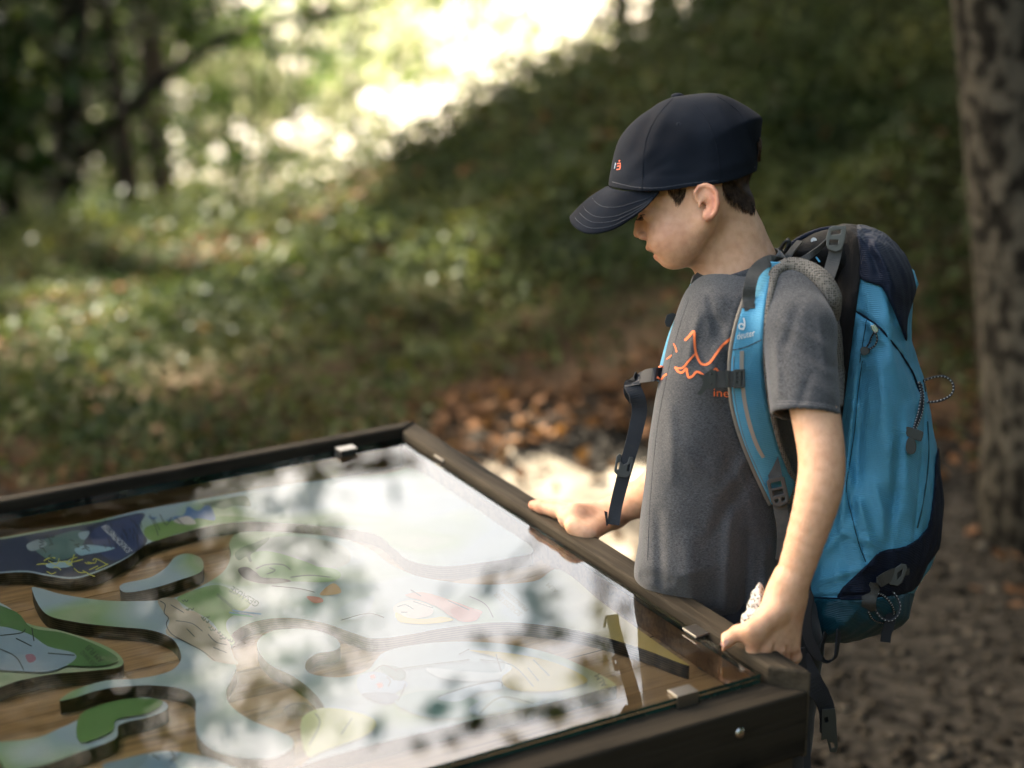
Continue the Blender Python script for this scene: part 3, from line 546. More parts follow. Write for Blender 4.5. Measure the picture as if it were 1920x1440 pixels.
blob('482,1072 500,1062 540,1060 560,1064 620,1066 640,1080 620,1092 560,1092 520,1090 490,1086', (.25, .42, .18)); blob('446,1070 462,1064 480,1074 492,1084 530,1086 545,1092 500,1096 462,1088', (.07, .06, .045))
ink(['480,1068 500,1060 530,1060 545,1070', '500,1078 512,1074', '505,1066 516,1070 512,1074', '545,1084 580,1080 620,1084', '510,1100 560,1105 590,1112'], 1.3)
text_on('NATIONALPARK', (448, 1147), (408, 1113), (-4, 4), (.05, .12, .08)); text_on('GESÄUSE', (488, 1131), (437, 1100), (-10, 12), (.015, .10, .045))
ink(['430,1150 470,1156', '436,1146 476,1152', '442,1148 490,1153'], 2.2, (.12, .30, .50)); ink(['434,1153 474,1158'], 2, (.15, .45, .25))
blob('575,1120 600,1122 606,1130 588,1132', (.62, .16, .14)); blob('600,1115 625,1095 640,1112 615,1118', (.55, .28, .10))
blob('738,1140 760,1128 790,1130 812,1142 806,1156 770,1162 745,1156', (.72, .60, .52)); blob('742,1150 765,1160 800,1162 830,1158 850,1165 800,1172 750,1168', (.70, .52, .12)); blob('760,1118 790,1112 830,1122 880,1140 905,1150 880,1165 850,1160 820,1140 790,1128', (.62, .24, .18))
blob('845,1145 870,1140 900,1152 890,1166 860,1166', (.60, .16, .12)); blob('640,1140 700,1118 690,1150 665,1165 640,1160', (.42, .50, .58))
ink(['745,1140 760,1136 775,1144', '752,1150 764,1150', '775,1130 800,1138 812,1142', '880,1120 910,1135 925,1160', '640,1165 690,1152 720,1160', '770,1108 790,1120', '840,1128 880,1146'], 1.2)
text_on('SCHLOSS DER', (980, 1152), (932, 1112), (-8, 6), (.30, .30, .24)); text_on('PRINZESSIN', (992, 1144), (946, 1106), (-7, 5), (.30, .30, .24))
text_on('ALM', (1048, 1110), (1030, 1095), (-7, 5), (.3, .3, .22))
text_on('FEHLER', (634, 1036), (612, 1014), (-8, 5), (.22, .24, .22))
# lower right panel: blue figure
blob('672,1272 700,1262 740,1270 765,1285 745,1300 715,1318 690,1312 672,1296', (.30, .42, .55)); blob('678,1305 710,1300 745,1305 745,1318 715,1322', (.16, .22, .30)); blob('712,1255 735,1250 760,1262 755,1278 735,1275', (.12, .22, .22))
blob('740,1318 780,1300 840,1298 880,1310 900,1322 880,1345 820,1350 770,1338', (.26, .40, .38)); blob('820,1312 880,1290 930,1280 942,1294 900,1300 860,1318', (.40, .52, .62)); blob('880,1330 930,1305 960,1318 1000,1322 1025,1310 1010,1326 960,1332 900,1345', (.40, .50, .60))
blob('800,1255 880,1262 940,1262 948,1240 960,1255 955,1270 900,1280 830,1275', (.62, .66, .68)); blob('880,1222 960,1228 1040,1245 1100,1275 1080,1290 1030,1300 960,1296 940,1275 960,1255 930,1235', (.60, .46, .16))
blob('566,1350 620,1330 700,1350 690,1380 610,1410 575,1420', (.55, .55, .22)); blob('706,1285 716,1284 718,1290 710,1293', (.6, .15, .12)); blob('694,1270 702,1268 704,1274 697,1276', (.6, .15, .12))
ink(['725,1272 732,1280 728,1290', '730,1268 740,1278', '740,1258 800,1250 880,1240', '700,1262 720,1250 745,1262', '760,1285 755,1300 745,1318', '900,1240 960,1250 1000,1290', '990,1255 1010,1280', '930,1230 940,1262', '1000,1240 1030,1270', '820,1310 880,1290 935,1280 942,1292', '900,1340 940,1310 1000,1322', '580,1400 600,1360 590,1340', '640,1380 660,1350', '860,1230 880,1220'], 1.3, (.10, .12, .12))
text_on('ALM', (1140, 1288), (1124, 1266), (-10, 5), (.12, .12, .08))
# left panels
blob('-40,1130 30,1150 60,1180 120,1190 180,1212 222,1238 190,1252 120,1250 80,1240 40,1200 0,1190', (.10, .20, .07)); blob('-20,1180 50,1190 90,1215 140,1228 135,1245 95,1262 40,1262 -20,1250', (.28, .36, .42))
blob('48,1232 62,1230 68,1240 55,1246', (.35, .16, .20)); ink(['0,1195 40,1190 48,1182', '30,1200 60,1215', '90,1228 140,1232', '0,1220 30,1235 45,1260', '60,1180 64,1205'], 1.6, (.02, .03, .03))
text_on('AM FUß', (196, 1240), (168, 1212), (-9, 7), (.02, .03, .02)); text_on('DER WAND', (182, 1248), (156, 1222), (-7, 6), (.02, .03, .02))
blob('150,1345 200,1322 260,1312 306,1319 280,1340 220,1352 210,1375 150,1395', (.14, .26, .08)); blob('230,1440 300,1418 340,1415 325,1430 330,1445 260,1470', (.22, .32, .42)); blob('190,1440 240,1425 280,1418 250,1450', (.20, .28, .34))
ink(['320,1412 328,1424 318,1432', '285,1418 300,1428'], 2, (.03, .05, .06))
# glass pane, clips, bolts
def glassmat():
    m = bpy.data.materials.new('clear_glass'); m.use_nodes = True; t = m.node_tree; t.nodes.clear()
    tr = t.nodes.new('ShaderNodeBsdfTransparent'); tr.inputs[0].default_value = (.90, .95, .92, 1); gl = t.nodes.new('ShaderNodeBsdfGlossy'); gl.inputs['Roughness'].default_value = .004
    fr = t.nodes.new('ShaderNodeFresnel'); fr.inputs[0].default_value = 1.85; mx = t.nodes.new('ShaderNodeMixShader'); o = t.nodes.new('ShaderNodeOutputMaterial')
    df = t.nodes.new('ShaderNodeBsdfDiffuse'); df.inputs[0].default_value = (.5, .48, .42, 1); n = t.nodes.new('ShaderNodeTexNoise'); n.inputs['Scale'].default_value = 9; n.inputs['Detail'].default_value = 9; n.inputs['Roughness'].default_value = .7
    r = t.nodes.new('ShaderNodeMapRange'); r.inputs[1].default_value = .52; r.inputs[2].default_value = .8; r.inputs[3].default_value = .0; r.inputs[4].default_value = .11; mx2 = t.nodes.new('ShaderNodeMixShader')
    tc = t.nodes.new('ShaderNodeTexCoord'); t.links.new(tc.outputs['Object'], n.inputs['Vector']); t.links.new(n.outputs[0], r.inputs[0]); t.links.new(r.outputs[0], mx2.inputs[0])
    t.links.new(tr.outputs[0], mx2.inputs[1]); t.links.new(df.outputs[0], mx2.inputs[2])
    t.links.new(fr.outputs[0], mx.inputs[0]); t.links.new(mx2.outputs[0], mx.inputs[1]); t.links.new(gl.outputs[0], mx.inputs[2]); t.links.new(mx.outputs[0], o.inputs[0]); return m
def clearmat():
    m = bpy.data.materials.new('glass_underside'); m.use_nodes = True; t = m.node_tree; t.nodes.clear(); tr = t.nodes.new('ShaderNodeBsdfTransparent'); o = t.nodes.new('ShaderNodeOutputMaterial'); t.links.new(tr.outputs[0], o.inputs[0]); return m
gm_top, gm_bot = glassmat(), clearmat()
gm_edge = mat('green_glass_edge', (.005, .028, .022), .15, col2=(.014, .055, .044), cscale=30, spec=.8)
def pane(h0, h1, name, top):
    uv = rect(UL + .042, -.0525, VN + .045, VF - .034); V = np.concatenate([TP(uv[:, 0], uv[:, 1], h1), TP(uv[:, 0], uv[:, 1], h0)])
    return mesh_obj(name, V, [(0, 1, 2, 3), (7, 6, 5, 4)] + [(i, 4 + i, 4 + (i + 1) % 4, (i + 1) % 4) for i in range(4)], None, table, smooth=False, mats=[top, gm_bot, gm_edge], midx=[0, 1, 2, 2, 2, 2])
pane(-.0055, 0, 'glass_pane', gm_top); g2 = pane(-.0125, -.0067, 'glass_pane', gm_bot); g2['label'] = 'lower glass sheet under the top one'
steel = mat('brushed_steel', (.32, .31, .29), .38, metal=1, bump=.0003, bscale=400)
rubber = mat('black_rubber', (.01, .01, .01), .7)
def clip(u, v, du, dv, hh=.004, drop=.02):
    """a bent steel clip over the pane's edge: du, dv point from its inner end outwards"""
    a = np.array([du, dv]); b = np.array([-dv, du]) / np.hypot(du, dv) * .016; c = np.array([u, v])
    P = lambda s, q, h: TP(*(c + a * s + b * q), h)
    prof = [(0, hh - .0028), (0, hh), (1, hh), (1, hh - drop), (.93, hh - drop), (.93, hh - .0028)]
    V = np.array([P(s, q, h) for q in (-1, 1) for s, h in prof]); k = len(prof)
    o = mesh_obj('glass_clip', V, [tuple(range(k))[::-1], tuple(range(k, 2 * k))] + [(i, (i + 1) % k, k + (i + 1) % k, k + i) for i in range(k)], steel, table, smooth=False); bevel(o, .0006)
    V = np.array([P(s, q, h) for q in (-.9, .9) for s, h in [(.05, hh - .0032), (.9, hh - .0032), (.9, .0005), (.05, .0005)]])
    mesh_obj('clip_pad', V, [(3, 2, 1, 0), (4, 5, 6, 7)] + [(i, (i + 1) % 4, 4 + (i + 1) % 4, 4 + i) for i in range(4)], rubber, o, smooth=False)
c1 = tpx((1308, 1188)); clip(c1[0] - .014, c1[1], .026, 0, .006)
c2 = tpx((1284, 1302)); clip(c2[0], VN + .062, 0, -.022, drop=.018)
c3 = tpx((822, 866)); clip(c3[0], c3[1], .022, 0, .008)
c4 = tpx((650, 850)); clip(c4[0], c4[1] - .01, 0, .022, .010)
def dome(pt, axis, r, hgt, name='bolt', m=None, parent=None):
    ax = np.asarray(axis, float); ax /= np.linalg.norm(ax); u = np.cross(ax, [0.3, .5, .8]); u /= np.linalg.norm(u); v = np.cross(ax, u); V, Fc = [], []
    K = 16
    for i in range(6):
        a = i / 5 * math.pi / 2; rr, zz = r * math.cos(a) + 1e-5, hgt * math.sin(a)
        V += [np.asarray(pt) + ax * zz + rr * (math.cos(q) * u + math.sin(q) * v) for q in np.linspace(0, 2 * math.pi, K, endpoint=False)]
    Fc = [(i * K + j, i * K + (j + 1) % K, (i + 1) * K + (j + 1) % K, (i + 1) * K + j) for i in range(5) for j in range(K)] + [tuple(range(5 * K, 6 * K))]
    return mesh_obj(name, V, Fc, m or steel, parent or table)
b = tpx((1323, 1251), H_BASE); dome(TP(b[0], b[1], H_BASE), EN, .010, .004)
# bolt head on the front face
r = np.array([(1388 - 960) / FPX, (720 - 1374) / FPX, 1]) @ AX; t_ = ((TP(0, VN - .0005) - CAM) @ E2) / (r @ E2); dome(CAM + r * t_, -E2, .0075, .004, m=mat('polished_steel', (.4, .4, .38), .25, metal=1))
# pine lining of the case walls
prism(np.array([(UL + .045, VF - .0300), (-.0505, VF - .0300), (-.0505, VF - .0265), (UL + .045, VF - .0265)]), H_BASE + .001, -.0135, 'lining', pine, table)
prism(np.array([(-.0515, VN + .06), (-.0480, VN + .06), (-.0480, VF - .036), (-.0515, VF - .036)]), H_BASE + .001, -.0135, 'lining', pine, table)
prism(np.array([(UL + .0395, VN + .06), (UL + .043, VN + .06), (UL + .043, VF - .036), (UL + .0395, VF - .036)]), H_BASE + .001, -.0135, 'lining', pine, table)
# ------------------------------------------------------------------ implicit surfaces for the boy's body and soft things
f32 = np.float32
K0 = FPX / FOCUS
def ortho(P): return np.stack([P[:, 0] * K0 + 960, 720 - P[:, 1] * K0], 1)
def persp(P): return np.stack([P[:, 0] / P[:, 2] * FPX + 960, 720 - P[:, 1] / P[:, 2] * FPX], 1)
def smin(a, b, k):
    if k <= 0: return np.minimum(a, b)
    h = np.maximum(k - np.abs(a - b), 0) / k; return np.minimum(a, b) - h * h * k * .25
def smax(a, b, k): return -smin(-a, -b, k)
def s_cap(P, a, b, ra, rb):
    a = np.asarray(a, f32); b = np.asarray(b, f32); ab = b - a; q = P - a; t = np.clip(q @ ab / (ab @ ab), 0, 1); q -= t[:, None] * ab
    return np.sqrt(np.einsum('ij,ij->i', q, q)) - (ra + (rb - ra) * t)
def s_chain(P, pts, rad, k=0.0):
    d = None
    for i in range(len(pts) - 1):
        e = s_cap(P, pts[i], pts[i + 1], rad[i], rad[i + 1]); d = e if d is None else smin(d, e, k)
    return d
def s_ell(P, c, r, R=None):
    q = P - np.asarray(c, f32)
    if R is not None: q = q @ np.asarray(R, f32)
    r = np.asarray(r, f32); k0 = np.linalg.norm(q / r, axis=1); k1 = np.linalg.norm(q / (r * r), axis=1) + 1e-9; return k0 * (k0 - 1) / k1
def poly_sd(Q, poly):             # signed distance (picture pixels) to a polygon, negative inside
    poly = np.asarray(poly, f32); n = len(poly); d = np.full(len(Q), 1e9, f32); ins = np.zeros(len(Q), bool)
    for i in range(n):
        a, b = poly[i], poly[(i + 1) % n]; e = b - a; wv = Q - a; t = np.clip((wv @ e) / (e @ e + 1e-9), 0, 1); r = wv - t[:, None] * e
        d = np.minimum(d, np.einsum('ij,ij->i', r, r)); c = (a[1] > Q[:, 1]) != (b[1] > Q[:, 1])
        if abs(e[1]) > 1e-9: ins ^= c & (Q[:, 0] < e[0] * (Q[:, 1] - a[1]) / e[1] + a[0])
    d = np.sqrt(d); return np.where(ins, -d, d)
def s_pillow(P, poly, Rm, W, zc, flat=2.0):
    """a rounded solid whose side view is poly; Rm rounding depth (m), W half thickness (m), zc(qx,qy) its middle depth"""
    Q = ortho(P); zm = FOCUS + zc(Q[:, 0], Q[:, 1]); Q = np.stack([P[:, 0] / zm * FPX + 960, 720 - P[:, 1] / zm * FPX], 1); D = poly_sd(Q, poly) / K0; q = np.clip((Rm + D) / Rm, 0, None); z = (P[:, 2] - FOCUS - zc(Q[:, 0], Q[:, 1])) / W
    return ((np.abs(q) ** flat + np.abs(z) ** flat) ** (1 / flat) - 1) * min(Rm, W)
def sdf_mesh(f, lo, hi, h, B=8, fat=1.5):
    lo = np.asarray(lo, float); n = (np.ceil((np.asarray(hi) - lo) / h / B).astype(int)) * B; nb = n // B
    g = np.stack(np.meshgrid(*[lo[i] + (np.arange(nb[i]) * B + (B - 1) / 2) * h for i in range(3)], indexing='ij'), -1).reshape(-1, 3).astype(f32)
    dc = np.concatenate([f(g[i:i + 200000]) for i in range(0, len(g), 200000)])
    act = np.abs(dc) < B * h * .87 * fat
    V = np.repeat(np.repeat(np.repeat(np.sign(dc).reshape(nb).astype(f32), B, 0), B, 1), B, 2)
    o = np.stack(np.meshgrid(*[np.arange(B)] * 3, indexing='ij'), -1).reshape(-1, 3)
    bi = np.stack(np.unravel_index(np.nonzero(act)[0], nb), 1) * B
    for i in range(0, len(bi), 400):
        idx = (bi[i:i + 400, None] + o[None]).reshape(-1, 3); V[idx[:, 0], idx[:, 1], idx[:, 2]] = f((lo + idx * h).astype(f32))
    S = V < 0; c = [S[a:n[0] - 1 + a, b:n[1] - 1 + b, d:n[2] - 1 + d] for a in (0, 1) for b in (0, 1) for d in (0, 1)]
    an, al = c[0].copy(), c[0].copy()
    for q in c[1:]: an |= q; al &= q
    ac = np.argwhere(an & ~al); vid = np.full(n - 1, -1, np.int32); vid[ac[:, 0], ac[:, 1], ac[:, 2]] = np.arange(len(ac))
    cr = [(a, b, d) for a in (0, 1) for b in (0, 1) for d in (0, 1)]; cv = np.stack([V[ac[:, 0] + a, ac[:, 1] + b, ac[:, 2] + d] for a, b, d in cr], 1)
    acc = np.zeros((len(ac), 3)); cnt = np.zeros(len(ac))
    for i in range(8):
        for j in range(i + 1, 8):
            if sum(abs(cr[i][k] - cr[j][k]) for k in range(3)) != 1: continue
            x = (cv[:, i] < 0) != (cv[:, j] < 0); t = np.where(x, cv[:, i] / (cv[:, i] - cv[:, j] + 1e-12), 0)
            p = np.array(cr[i]) + t[:, None] * (np.array(cr[j]) - np.array(cr[i])); acc += p * x[:, None]; cnt += x
    P = lo + (ac + acc / np.maximum(cnt, 1)[:, None]) * h
    Fc = []
    for ax in range(3):
        a, b = [(1, 2), (2, 0), (0, 1)][ax]; sh = [slice(None)] * 3; s0 = list(sh); s1 = list(sh); s0[ax] = slice(0, -1); s1[ax] = slice(1, None)
        e = np.argwhere(S[tuple(s0)] != S[tuple(s1)]); e = e[(e[:, a] > 0) & (e[:, b] > 0) & (e[:, a] < n[a] - 1) & (e[:, b] < n[b] - 1)]
        sg = S[e[:, 0], e[:, 1], e[:, 2]]; ea = np.zeros(3, int); eb = np.zeros(3, int); ea[a] = 1; eb[b] = 1
        g = lambda q: vid[q[:, 0], q[:, 1], q[:, 2]]
        q4 = np.stack([g(e), g(e - ea), g(e - ea - eb), g(e - eb)], 1); q4[sg] = q4[sg][:, ::-1]; Fc.append(q4)
    Fc = np.concatenate(Fc); Fc = Fc[(Fc >= 0).all(1)]
    return P, Fc
SMO = {'cap': 5, 't_shirt': 2, 'main_compartment': 2}
def soft(name, f, lo, hi, h, m, parent, label=None, **kw):
    """mesh an implicit surface given in right/up/depth space; returns object and its camera-space BVH"""
    P, Fc = sdf_mesh(f, lo, hi, h, **kw); Wv = wpt(P)
    a, b, c = Wv[Fc[:, 0]], Wv[Fc[:, 1]], Wv[Fc[:, 2]]; ctr = Wv.mean(0)
    if np.einsum('ij,ij->i', a - ctr, np.cross(b - ctr, c - ctr)).sum() < 0: Fc = Fc[:, ::-1].copy()
    o = mesh_obj(name, Wv, Fc, m, parent); 
    if label: o['label'] = label
    q = o.modifiers.new('smooth', 'SMOOTH'); q.factor = .5; q.iterations = SMO.get(name, 1)
    return o, P, Fc
def bvh(*pf):
    V, Fc, o = [], [], 0
    for P, F_ in pf: V.append(P); Fc.append(F_ + o); o += len(P)
    return BVHTree.FromPolygons([tuple(v) for v in np.concatenate(V)], [tuple(int(i) for i in q) for q in np.concatenate(Fc)])
def hit(tree_, px, py):
    d = Vector(((px - 960) / FPX, (720 - py) / FPX, 1)); r = tree_.ray_cast(Vector((0, 0, 0)), d)
    return None if r[0] is None else r[0].z
def box_of(pts, pad):
    pts = np.array(pts); return pts.min(0) - pad, pts.max(0) + pad
AMP = [1.35]
def folds(P, L):
    """cloth folds: (x1,y1,x2,y2, width px, height mm); positive = ridge"""
    Q = persp(P); s = np.zeros(len(P), f32)
    for x1, y1, x2, y2, wd, am in L:
        a = np.array([x1, y1], f32); e = np.array([x2 - x1, y2 - y1], f32); q = Q - a; t = (q @ e) / (e @ e); tt = np.clip(t, 0, 1); r = q - tt[:, None] * e
        s += (am / 1000) * AMP[0] * np.exp(-np.einsum('ij,ij->i', r, r) / (wd * wd)) * np.clip(np.sin(np.clip(t * .8 + .1, 0, 1) * np.pi), 0, 1) ** .5
    return s
def wob(P, s, a): return a * np.sin(P[:, 0] * s + 1.3 * np.sin(P[:, 1] * s * .8)) * np.sin(P[:, 1] * s * 1.2 + P[:, 2] * s)

# ------------------------------------------------------------------ the boy
foot_c = wpt(cp(1395, 1150, .16)); BASE = np.array([foot_c[0], foot_c[1], 0.0]); BASE[2] = float(ground_z(BASE[0], BASE[1]))
boy = empty('person', BASE, 'boy in dark cap and grey T-shirt looking down with both hands on the table rail', 'person')
J = dict(sh=cp(1492, 590, -.095), el=cp(1540, 868, -.178), wr=cp(1472, 1118, -.150), rsh=cp(1335, 585, .13), rel=cp(1292, 872, .20), rwr=cp(1147, 962, .325))
def td(px, py, up=0.0, h=.012):   # a point `up` metres above the rail's top face, seen at px,py
    return cp(px, py, tdepth(px, py, h + up) - FOCUS)
X_, Y_, Z_ = np.eye(3)
def rotz(a): c, s = math.cos(a), math.sin(a); return np.array([[c, -s, 0], [s, c, 0], [0, 0, 1]])
face_poly = S('1215,330 1199,362 1195,380 1198,392 1207,402 1208,418 1209,434 1213,446 1213,456 1218,468 1230,478 1237,486 1244,493 1256,499 1272,501 1290,496 1306,489 1322,478 1340,455 1352,420 1352,370 1330,320 1270,300')
face_poly = smooth_line(face_poly, 3, True)
def f_head(P):
    d = s_ell(P, cp(1302, 285, 0), (.083, .075, .070))
    d = smin(d, s_pillow(P, face_poly, .052, .057, lambda x, y: 0 * x), .02)
    d = smin(d, s_ell(P, cp(1312, 365, 0), (.048, .06, .066)), .02)
    for s in (-1, 1):
        d = smin(d, s_ell(P, cp(1262, 446, s * .030), (.033, .030, .024)), .014)         # cheek
        d = smin(d, s_cap(P, cp(1322, 415, s * .054), cp(1272, 482, s * .022), .012, .012), .02)   # jaw
        d = smax(d, -s_ell(P, cp(1200, 398, s * .030), (.009, .010, .014)), .014)       # eye socket
        d = smin(d, s_ell(P, cp(1219, 401, s * .028), (.0115, .0105, .0125)), .007)      # lid over the eyeball
        d = smin(d, s_cap(P, cp(1201, 381, s * .010), cp(1216, 378, s * .040), .0045, .004), .010)  # brow
    d = smin(d, s_ell(P, cp(1258, 486, 0), (.013, .010, .014)), .014)                   # chin
    d = smin(d, s_chain(P, [cp(1206, 400, 0), cp(1200, 420, 0), cp(1196.5, 437, 0)], [.0055, .0065, .0068], .004), .009)   # nose
    for s in (-1, 1):
        d = smin(d, s_ell(P, cp(1206, 443.5, s * .0095), (.0072, .0052, .0048)), .004)
        d = smax(d, -s_ell(P, cp(1203.5, 449, s * .0058), (.0036, .0022, .0022)), .0015)
        d = smax(d, -s_ell(P, cp(1214, 441, s * .0160), (.0022, .0065, .002)), .004)
    d = smin(d, s_ell(P, cp(1222, 464.5, 0), (.0085, .0052, .0185)), .005)             # upper lip
    d = smin(d, s_ell(P, cp(1236, 481, 0), (.0078, .0058, .0160)), .005)               # lower lip
    d = smax(d, -s_ell(P, cp(1221, 473.5, 0), (.0125, .0017, .0175)), .0015)           # parted lips
    return d
ear_out = smooth_line(S('1304,372 1301,358 1309,347 1322,343 1337,348 1346,360 1350,380 1347,396 1340,407 1331,414 1323,411 1319,400 1312,388'), 3, True)
def f_ear(P, s=-1):
    zc = lambda x, y: s * (.0725 + np.clip((x - 1305) / 45, 0, 1) * .0105)
    d = s_pillow(P, ear_out, .007, .0034, zc)
    hel = [(1308, 374, .074), (1304, 360, .0765), (1311, 350, .078), (1323, 347, .080), (1336, 352, .083), (1344, 363, .0855), (1346, 380, .0865), (1343, 395, .085), (1336, 405, .083), (1329, 409, .081)]
    d = smin(d, s_chain(P, [cp(a, b, s * c) for a, b, c in hel], [.0030] * 10, .001), .0022)
    d = smin(d, s_chain(P, [cp(1325, 357, s * .0785), cp(1334, 371, s * .0815), cp(1336, 386, s * .0815), cp(1329, 399, s * .0795), cp(1321, 403, s * .078)], [.0018, .0024, .0026, .0026, .002], .001), .003)
    d = smin(d, s_ell(P, cp(1326, 406, s * .0790), (.0062, .0055, .0036)), .004)
    d = smin(d, s_ell(P, cp(1313, 385, s * .0785), (.003, .004, .003)), .003)
    d = smax(d, -s_ell(P, cp(1322, 384, s * .0825), (.0062, .0088, .0052)), .003)
    d = smax(d, -s_ell(P, cp(1319, 386, s * .0770), (.0030, .0045, .006)), .002)
    return d
def f_neck(P):
    d = s_chain(P, [cp(1358, 392, .0), cp(1378, 450, .007), cp(1391, 492, .014), cp(1400, 560, .03)], [.0400, .0412, .0455, .052], .01)
    return smin(d, s_cap(P, cp(1330, 470, .002), cp(1362, 520, .018), .030, .040), .02)
def s_hand_l(P):                  # the near hand on the rail
    w0, w1 = J['wr'], cp(1480, 1090, -.158)
    kn = [cp(1413, 1196, -.168), cp(1436, 1211, -.160), cp(1461, 1216, -.148), cp(1484, 1212, -.134)]
    d = s_cap(P, w1, w0, .0222, .0215)
    for i, (k, r) in enumerate(zip(kn, (.0125, .0128, .0122, .0112))):
        d = smin(d, s_cap(P, w0 + (k - kn[1]) * .30, k, .0155, r), .016)
    for i, k in enumerate(kn):                                          # four fingers folded over the outer face of the rail
        L = (.030, .034, .032, .026)[i]; r = (.0098, .0100, .0095, .0086)[i]
        a = k + np.array([.001 + .002 * i, -.018, .006]) * (L / .034); b = a + np.array([-.004, -.016, .022]) * (L / .034); c = b + np.array([-.010, .002, .016]) * (L / .034)
        fd = s_chain(P, [k, a, b, c], [r + .0018, r, r - .0008, r - .0016], .003); d = smin(d, fd, .0035 if i else .005)
        d = smin(d, s_ell(P, k + np.array([-.002, .001, -.004]), (.009, .008, .008)), .005)
    for i in range(3):                                                  # grooves between the fingers
        a = (kn[i] + kn[i + 1]) / 2; d = smax(d, -s_cap(P, a + np.array([0, .004, -.0155]), a + np.array([.001, -.016, -.0105]), .0010, .0034), .004)
    th = [cp(1452, 1150, -.168), cp(1410, 1180, -.180), cp(1383, 1187, -.166), td(1364, 1199, .0125), td(1352, 1210, .0085)]
    d = smin(d, s_chain(P, th, [.0155, .0118, .0100, .0092, .0074], .004), .010)
    d = smin(d, s_ell(P, cp(1384, 1187, -.166), (.0098, .0092, .0098)), .003)
    d = smin(d, s_cap(P, cp(1424, 1180, -.176), cp(1418, 1192, -.172), .010, .010), .010)   # web
    return d
def s_hand_r(P):                  # the far hand
    w0 = J['rwr']; d = s_cap(P, cp(1170, 948, .305), w0, .0235, .0205)
    kn = [td(1062, 973, .012), td(1075, 986, .010), td(1092, 996, .008) + [0, 0, .01], td(1108, 1002, .006) + [0, 0, .015]]
    for k, r in zip(kn, (.0115, .012, .012, .011)): d = smin(d, s_cap(P, w0 + (k - kn[1]) * .25, k, .0150, r), .016)
    for i, k in enumerate(kn):
        L = (.030, .034, .032, .026)[i]; r = (.0092, .0094, .0090, .0082)[i]
        a = k + np.array([.004, -.014, .016]) * (L / .034); b = a + np.array([.006, -.022, .004]) * (L / .034); c = b + np.array([0, -.012, -.012]) * (L / .034)
        d = smin(d, s_chain(P, [k, a, b, c], [r + .0015, r, r - .0006, r - .0015], .003), .004)
    th = [cp(1122, 970, .325), td(1080, 962, .020), td(1044, 956, .014), td(1016, 950, .011), td(1000, 947, .0085)]
    d = smin(d, s_chain(P, th, [.0180, .0150, .0122, .0105, .0078], .004), .014)
    return d
def f_arms(P):
    near = P[:, 0] > cp(1320, 0, 0)[0]; out = np.full(len(P), .2, f32)
    if near.any(): out[near] = f_arm_l(P[near])
    if (~near).any() or True: m = P[:, 2] > FOCUS + .02; out[m] = np.minimum(out[m], f_arm_r(P[m]))
    return out
AL = smooth_line([np.append(p, r) for p, r in zip([J['sh'] + [0, -.02, .01], cp(1521, 740, -.150), cp(1534, 805, -.163), cp(1541, 866, -.174), cp(1535, 925, -.177), cp(1514, 1000, -.170), cp(1490, 1075, -.158), J['wr']], [.034, .0310, .0300, .0287, .0284, .0250, .0222, .0215])], 3)
def f_arm_l(P):
    d = s_chain(P, AL[:, :3], AL[:, 3], .004)
    m = P[:, 1] < cp(0, 1060, -.15)[1]; d[m] = smin(d[m], s_hand_l(P[m]).astype(d.dtype), .008)
    return d
def f_arm_r(P):
    e = s_chain(P, [J['rsh'] + [0, -.02, .01], J['rel'], cp(1235, 912, .245), cp(1190, 938, .285), J['rwr']], [.034, .030, .0285, .0255, .0205], .012)
    return smin(e, s_hand_r(P), .008)
tz = lambda x, y: .022 + .53 * (x - 1400) / K0 + np.clip((y - 560) / K0, 0, 1) * .30
torso_in = smooth_line(S('1355,530 1322,560 1300,610 1282,700 1265,800 1255,900 1250,1000 1252,1090 1270,1150 1500,1200 1530,1000 1545,800 1555,650 1530,560 1470,520'), 3, True)
def f_torso(P): return s_pillow(P, torso_in, .105, .098, lambda x, y: tz(x, y) + .008)
GR = None
def f_body(P):
    Q = ortho(P); d = np.full(len(P), .2, f32)
    def part(m, f, k):
        if m.any(): d[m] = smin(d[m], f(P[m]).astype(f32), k)
    part((Q[:, 1] < 620) & (Q[:, 0] < 1460), f_head, 0)
    m = (Q[:, 1] < 460) & (Q[:, 0] > 1280) & (Q[:, 0] < 1370); part(m & (P[:, 2] < FOCUS), f_ear, .003); part(m & (P[:, 2] > FOCUS), lambda q: f_ear(q, 1), .003)
    part((Q[:, 1] < 700) & (Q[:, 0] > 1240), f_neck, .014)
    part(Q[:, 1] > 430, f_torso, .03)
    part(Q[:, 1] > 480, f_arms, .012)
    return d
skin = bpy.data.materials.new('skin'); skin.use_nodes = True
